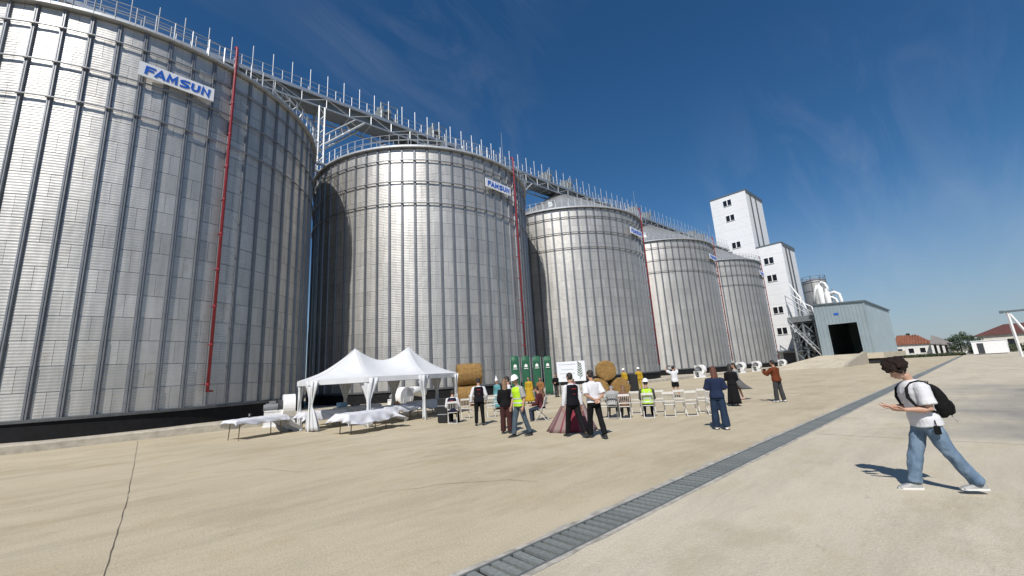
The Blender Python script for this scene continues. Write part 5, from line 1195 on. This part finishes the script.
def at(x, y): g = gnd(x, y); return (g.x, g.y)
human('woman with long auburn hair in blue shirt and jeans, arms folded, back turned', at(722, 429.5), radians(30), 1.70, dict(lean=.02, legs=((.06, .05, .05), (-.07, .05, .05)), arms=(((.12, .30, -1), (.75, -1, .25)), ((.12, -.30, -1), (.75, 1, .3))), head=(.1, .05)),
      dict(hair='long', hairmat=H_AUB, top=(NAVY, -.02, .95, .018), bottom=('trousers', DENIM, .99, .022, .012), shoes=SH_W), .013, True)
human('woman in long black dress beside the auburn haired woman', at(735.5, 406), radians(15), 1.70, dict(arms=(((.1, .18, -1), (.9, -.5, .1)), ((.1, -.18, -1), (.9, .5, .1)))), dict(hair='long', hairmat=H_DK, top=(BLK, -.02, 1.9, .014), bottom=('skirt', BLK, .10, .06)), .016, True)
human('woman in grey dress with bare calves, farthest of the three women', at(740, 399.8), radians(110), 1.74, dict(legs=((.16, .1, .02), (-.14, .1, .02)), arms=(((.25, .14, -1), (.9, -.3, .5)), ((.25, -.14, -1), (.9, .3, .5))), head=(.2, .15)), dict(hair='long', hairmat=H_DK, top=(GREYF, -.02, 1.9, .012), bottom=('skirt', fabric('dark_grey', (.11, .11, .11)), .50, .12, (-.30, -.12)), shoes=shoem('pink', (.45, .25, .22))), .016, True)
r_, J = human('man in rust jacket and dark trousers raising a camera', at(780.5, 402), radians(75), 1.76, dict(lean=.05, legs=((.08, .06, .08), (-.08, .06, .08)), arms=(((.75, .28, -.75), (.75, -.35, .55)), ((.75, -.28, -.75), (.75, .35, .55))), head=(0, .05)), dict(hair='short', hairmat=H_DK, top=(RUST, -.03, 1.9, .024), bottom=('trousers', CHAR, .98, .014, .010), shoes=SH_W), .015)
def put_in_hands(nm, lab, cat, xy, hd, J, build, up_=.0, fwd=.09):
    t_ = thing(nm, lab, cat); A = J['arms']; c = (A[0][2]+A[0][4]*fwd+A[1][2]+A[1][4]*fwd)/2+Vector((0, 0, up_)); t_.matrix_world = Matrix.Translation((xy[0], xy[1], 0)) @ Matrix.Rotation(hd, 4, 'Z') @ Matrix.Translation(c); build(t_)
def camera_body(t_):
    q = MB(); q.box(-.03, .03, -.065, .065, -.045, .045); q.box(-.02, .02, -.025, .025, .045, .065); q.build('camera_body', MATS['pack_black'], t_); q = MB(); q.tube([(.03, 0, 0), (.11, 0, 0)], [.035, .04], 12); q.build('lens', MATS['phone_glass'], t_)
def phone_body(t_):
    q = MB(); q.box(-.005, .005, -.075, .075, -.037, .037); q.build('case', MATS['phone_case'], t_); q = MB(); q.box(-.0065, -.0055, -.07, .07, -.033, .033); q.build('screen', MATS['phone_glass'], t_)
put_in_hands('photo_camera', 'black camera held up by the man in the rust jacket', 'camera', at(780.5, 402), radians(75), J, camera_body)
r_, J = human('person in white t-shirt and black shorts photographing with raised arms', at(677, 397), radians(55), 1.76, dict(legs=((.06, .05, .05), (-.06, .05, .05)), arms=(((.62, .35, .35), (.6, -.35, .75)), ((.62, -.35, .35), (.6, .35, .75)))), dict(hair='short', top=(WHT, -.045, .8, .018), bottom=('shorts', BLK), shoes=SH_B), .016)
put_in_hands('mobile_phone', 'phone raised by the person in black shorts', 'phone', at(677, 397), radians(55), J, phone_body, .02)
# seated rows
def seat_at(px_, az, back=.03): g = cpos(*px_); return (g.x-cos(az)*back, g.y-sin(az)*back)
lap = (((.25, .16, -1), (.95, -.25, -.1)), ((.25, -.16, -1), (.95, .25, -.1)))
HV = dict(hair='short', helmet=HELM, top=(fabric('olive', (.06, .065, .05)), -.03, 1.9, .012), vest=HIV, vesthem=.005, strips=SILV, bottom=('trousers', BLK), shoes=SH_B)
human('seated person in yellow safety vest and white helmet, back to camera', seat_at((650, 418.5), CA), CA, 1.78, dict(seat=.50, legs=SIT, arms=lap), HV, .014)
human('bent seated person in grey shirt on the grey chair', seat_at((613.5, 419), CA), CA, 1.76, dict(seat=.50, legs=SIT2, lean=.50, arms=(((.6, .2, -1), (.9, -.3, -.3)), ((.6, -.2, -1), (.9, .3, -.3))), head=(0, .7)), dict(hair='short', hairmat=hairm('grey', (.25, .24, .23)), top=(GREYF, -.04, 1.0, .024), bottom=('trousers', CHAR), shoes=SH_B), .014)
human('small seated person in brown beside the sitter in grey', seat_at((626, 419.5), CA), CA, 1.52, dict(seat=.48, legs=SIT, arms=lap, lean=.22), dict(hair='long', hairmat=H_BRN, top=(BROWN, -.03, 1.9, .014), bottom=('trousers', CHAR)), .014, True)
# the two men at the drape
human('man in white shirt and black trousers with hands behind his back', at(597, 438), radians(62), 1.82, dict(lean=.05, legs=((.24, .10, .02), (-.30, .12, .02)), arms=(((-.50, .22, -1), (-.25, -.85, -.55)), ((-.50, -.22, -1), (-.25, .85, -.62))), head=(.3, .08), palm=((-1, 0, .1), (-1, 0, .1))), dict(hair='short', top=(WHT, .0, .95, .016), bottom=('trousers', BLK, .985, .012, .004), shoes=SH_B), .011)
human('man in black vest with red back print walking past the drape', at(575.5, 437), radians(72), 1.80, dict(lean=.05, legs=WALK_L, arms=hang(.12), head=(.1, .05)), dict(hair='short', top=(WHT, .0, 1.92, .011), vest=VESTB, vesthem=-.025, print=REDP, bottom=('trousers', BLK), shoes=SH_B), .012)
human('man in yellow safety vest, white helmet and jeans striding towards the camera', at(521, 436.5), radians(172), 1.80, dict(lean=.06, legs=WALK_R, arms=(((-.15, .16, -1), (.35, .0, -1)), ((.1, -.18, -1), (.45, .02, -1))), head=(.2, .3)), dict(hair='short', helmet=HELM, top=(GREYF, -.03, .85, .014), vest=HIV, vesthem=-.02, strips=SILV, bottom=('trousers', JEANG, .985, .010, .004), shoes=SH_B), .012)
human('woman with long light brown hair, black top and burgundy trousers', at(507, 433.5), radians(58), 1.68, dict(legs=((.05, .05, .03), (-.06, .05, .03)), arms=(((.0, .2, -1), (.6, -.3, -.6)), ((.0, -.2, -1), (.6, .3, -.6)))), dict(hair='long', hairmat=hairm('lightbrown', (.20, .115, .06)), top=(BLK, -.03, 1.95, .012), bottom=('trousers', BURG, .99, .014, .012), shoes=SH_B), .013, True)
human('dark haired person in black vest half hidden behind the burgundy trousers', at(511, 427.5), radians(140), 1.76, dict(legs=((.1, .06, .03), (-.1, .06, .03)), arms=hang(.05), head=(0, .15)), dict(hair='short', top=(WHT, -.0, 1.9, .012), vest=VESTB, bottom=('trousers', fabric('mid_grey', (.16, .18, .19))), shoes=SH_B), .014)
human('man in black vest and white sleeves standing with his back turned near the bales', at(480, 425.5), radians(56), 1.76, dict(legs=((.02, .04, .06), (-.02, .04, .06)), arms=(((-.05, .32, -1), (.15, .10, -1)), ((-.05, -.32, -1), (.5, .0, -.8))), head=(0, .2)), dict(hair='short', top=(WHT, -.0, 1.92, .012), vest=VESTB, vesthem=-.03, print=REDP, bottom=('trousers', BLK), shoes=SH_B), .013)
human('seated man in navy vest and white sleeves beside the tent', (c16.x-.02, c16.y-.02), radians(45), 1.78, dict(seat=.50, legs=((1.42, 1.30, .05), (1.25, 1.30, .12)), lean=.12, arms=(((.2, .2, -1), (.9, -.2, -.3)), ((.1, -.26, -1), (.8, .1, -.5))), head=(0, .4)), dict(hair='short', top=(WHT, -.0, 1.92, .012), vest=VESTN, print=REDP, bottom=('trousers', BLK), shoes=SH_B), .013)
human('seated person in maroon jacket facing left, behind the striding man', (c17.x, c17.y), radians(118), 1.74, dict(seat=.50, legs=SIT2, lean=.15, arms=lap, head=(.1, .2)), dict(hair='short', top=(MAROON, -.03, 1.92, .016), bottom=('trousers', fabric('blue_black', (.03, .04, .06))), shoes=SH_B), .014)
# figures near the display
def far(x, Y, y=395): p = onY(x, y, Y); return (p.x, p.y)
AWAY = lambda p, d=0: atan2(p[1], p[0])+d
p = far(557, 21.8); human('figure in black standing just left of the white banner', p, AWAY(p, 2.6), 1.70, dict(arms=lap), dict(hair='long', hairmat=H_DK, top=(BLK, -.03, 1.92, .014), bottom=('trousers', CHAR)), .018, True)
p = far(497.5, 18.6); human('performer in turquoise dress and tall white pointed hat', p, AWAY(p, 2.4), 1.60, dict(arms=hang()), dict(hair='short', hat=HELM, top=(TURQ, -.02, 1.9, .016), bottom=('skirt', TURQ, .12, .13)), .018, True)
p = far(529.5, 19.5); human('performer in yellow dress behind the striding man', p, AWAY(p, 2.8), 1.62, dict(arms=hang()), dict(hair='short', hairmat=H_DK, top=(YEL, -.02, 1.9, .02), bottom=('skirt', YEL, .15, .12)), .018, True)
p = far(541, 18.2); human('performer in ochre dress behind the sitter in maroon', p, AWAY(p, 3.0), 1.56, dict(arms=lap), dict(hair='long', hairmat=H_AUB, top=(ORNG, -.02, 1.9, .018), bottom=('skirt', BROWN, .15, .10)), .018, True)
g = gnd(626, 391.5); human('left of two workers in yellow overalls and white helmets by the speaker', (g.x, g.y), AWAY(g, 2.4), 1.74, dict(arms=hang()), dict(hair='short', helmet=HELM, top=(YEL, -.03, 1.92, .018), bottom=('trousers', YEL, .98, .014, .008)), .018)
g = gnd(640.5, 390.5); human('right of two workers in yellow overalls and white helmets by the speaker', (g.x, g.y), AWAY(g, 3.3), 1.76, dict(arms=hang()), dict(hair='short', helmet=HELM, top=(YEL, -.03, 1.92, .014), bottom=('trousers', YEL, .98, .012, .004)), .018)
g = gnd(596.5, 396.5); human('figure in dark clothes leaning on the left hay bale', (g.x, g.y), AWAY(g, -.7), 1.66, dict(lean=.25, arms=lap), dict(hair='short', top=(BLK, -.03, 1.92, .018), bottom=('trousers', CHAR)), .018)
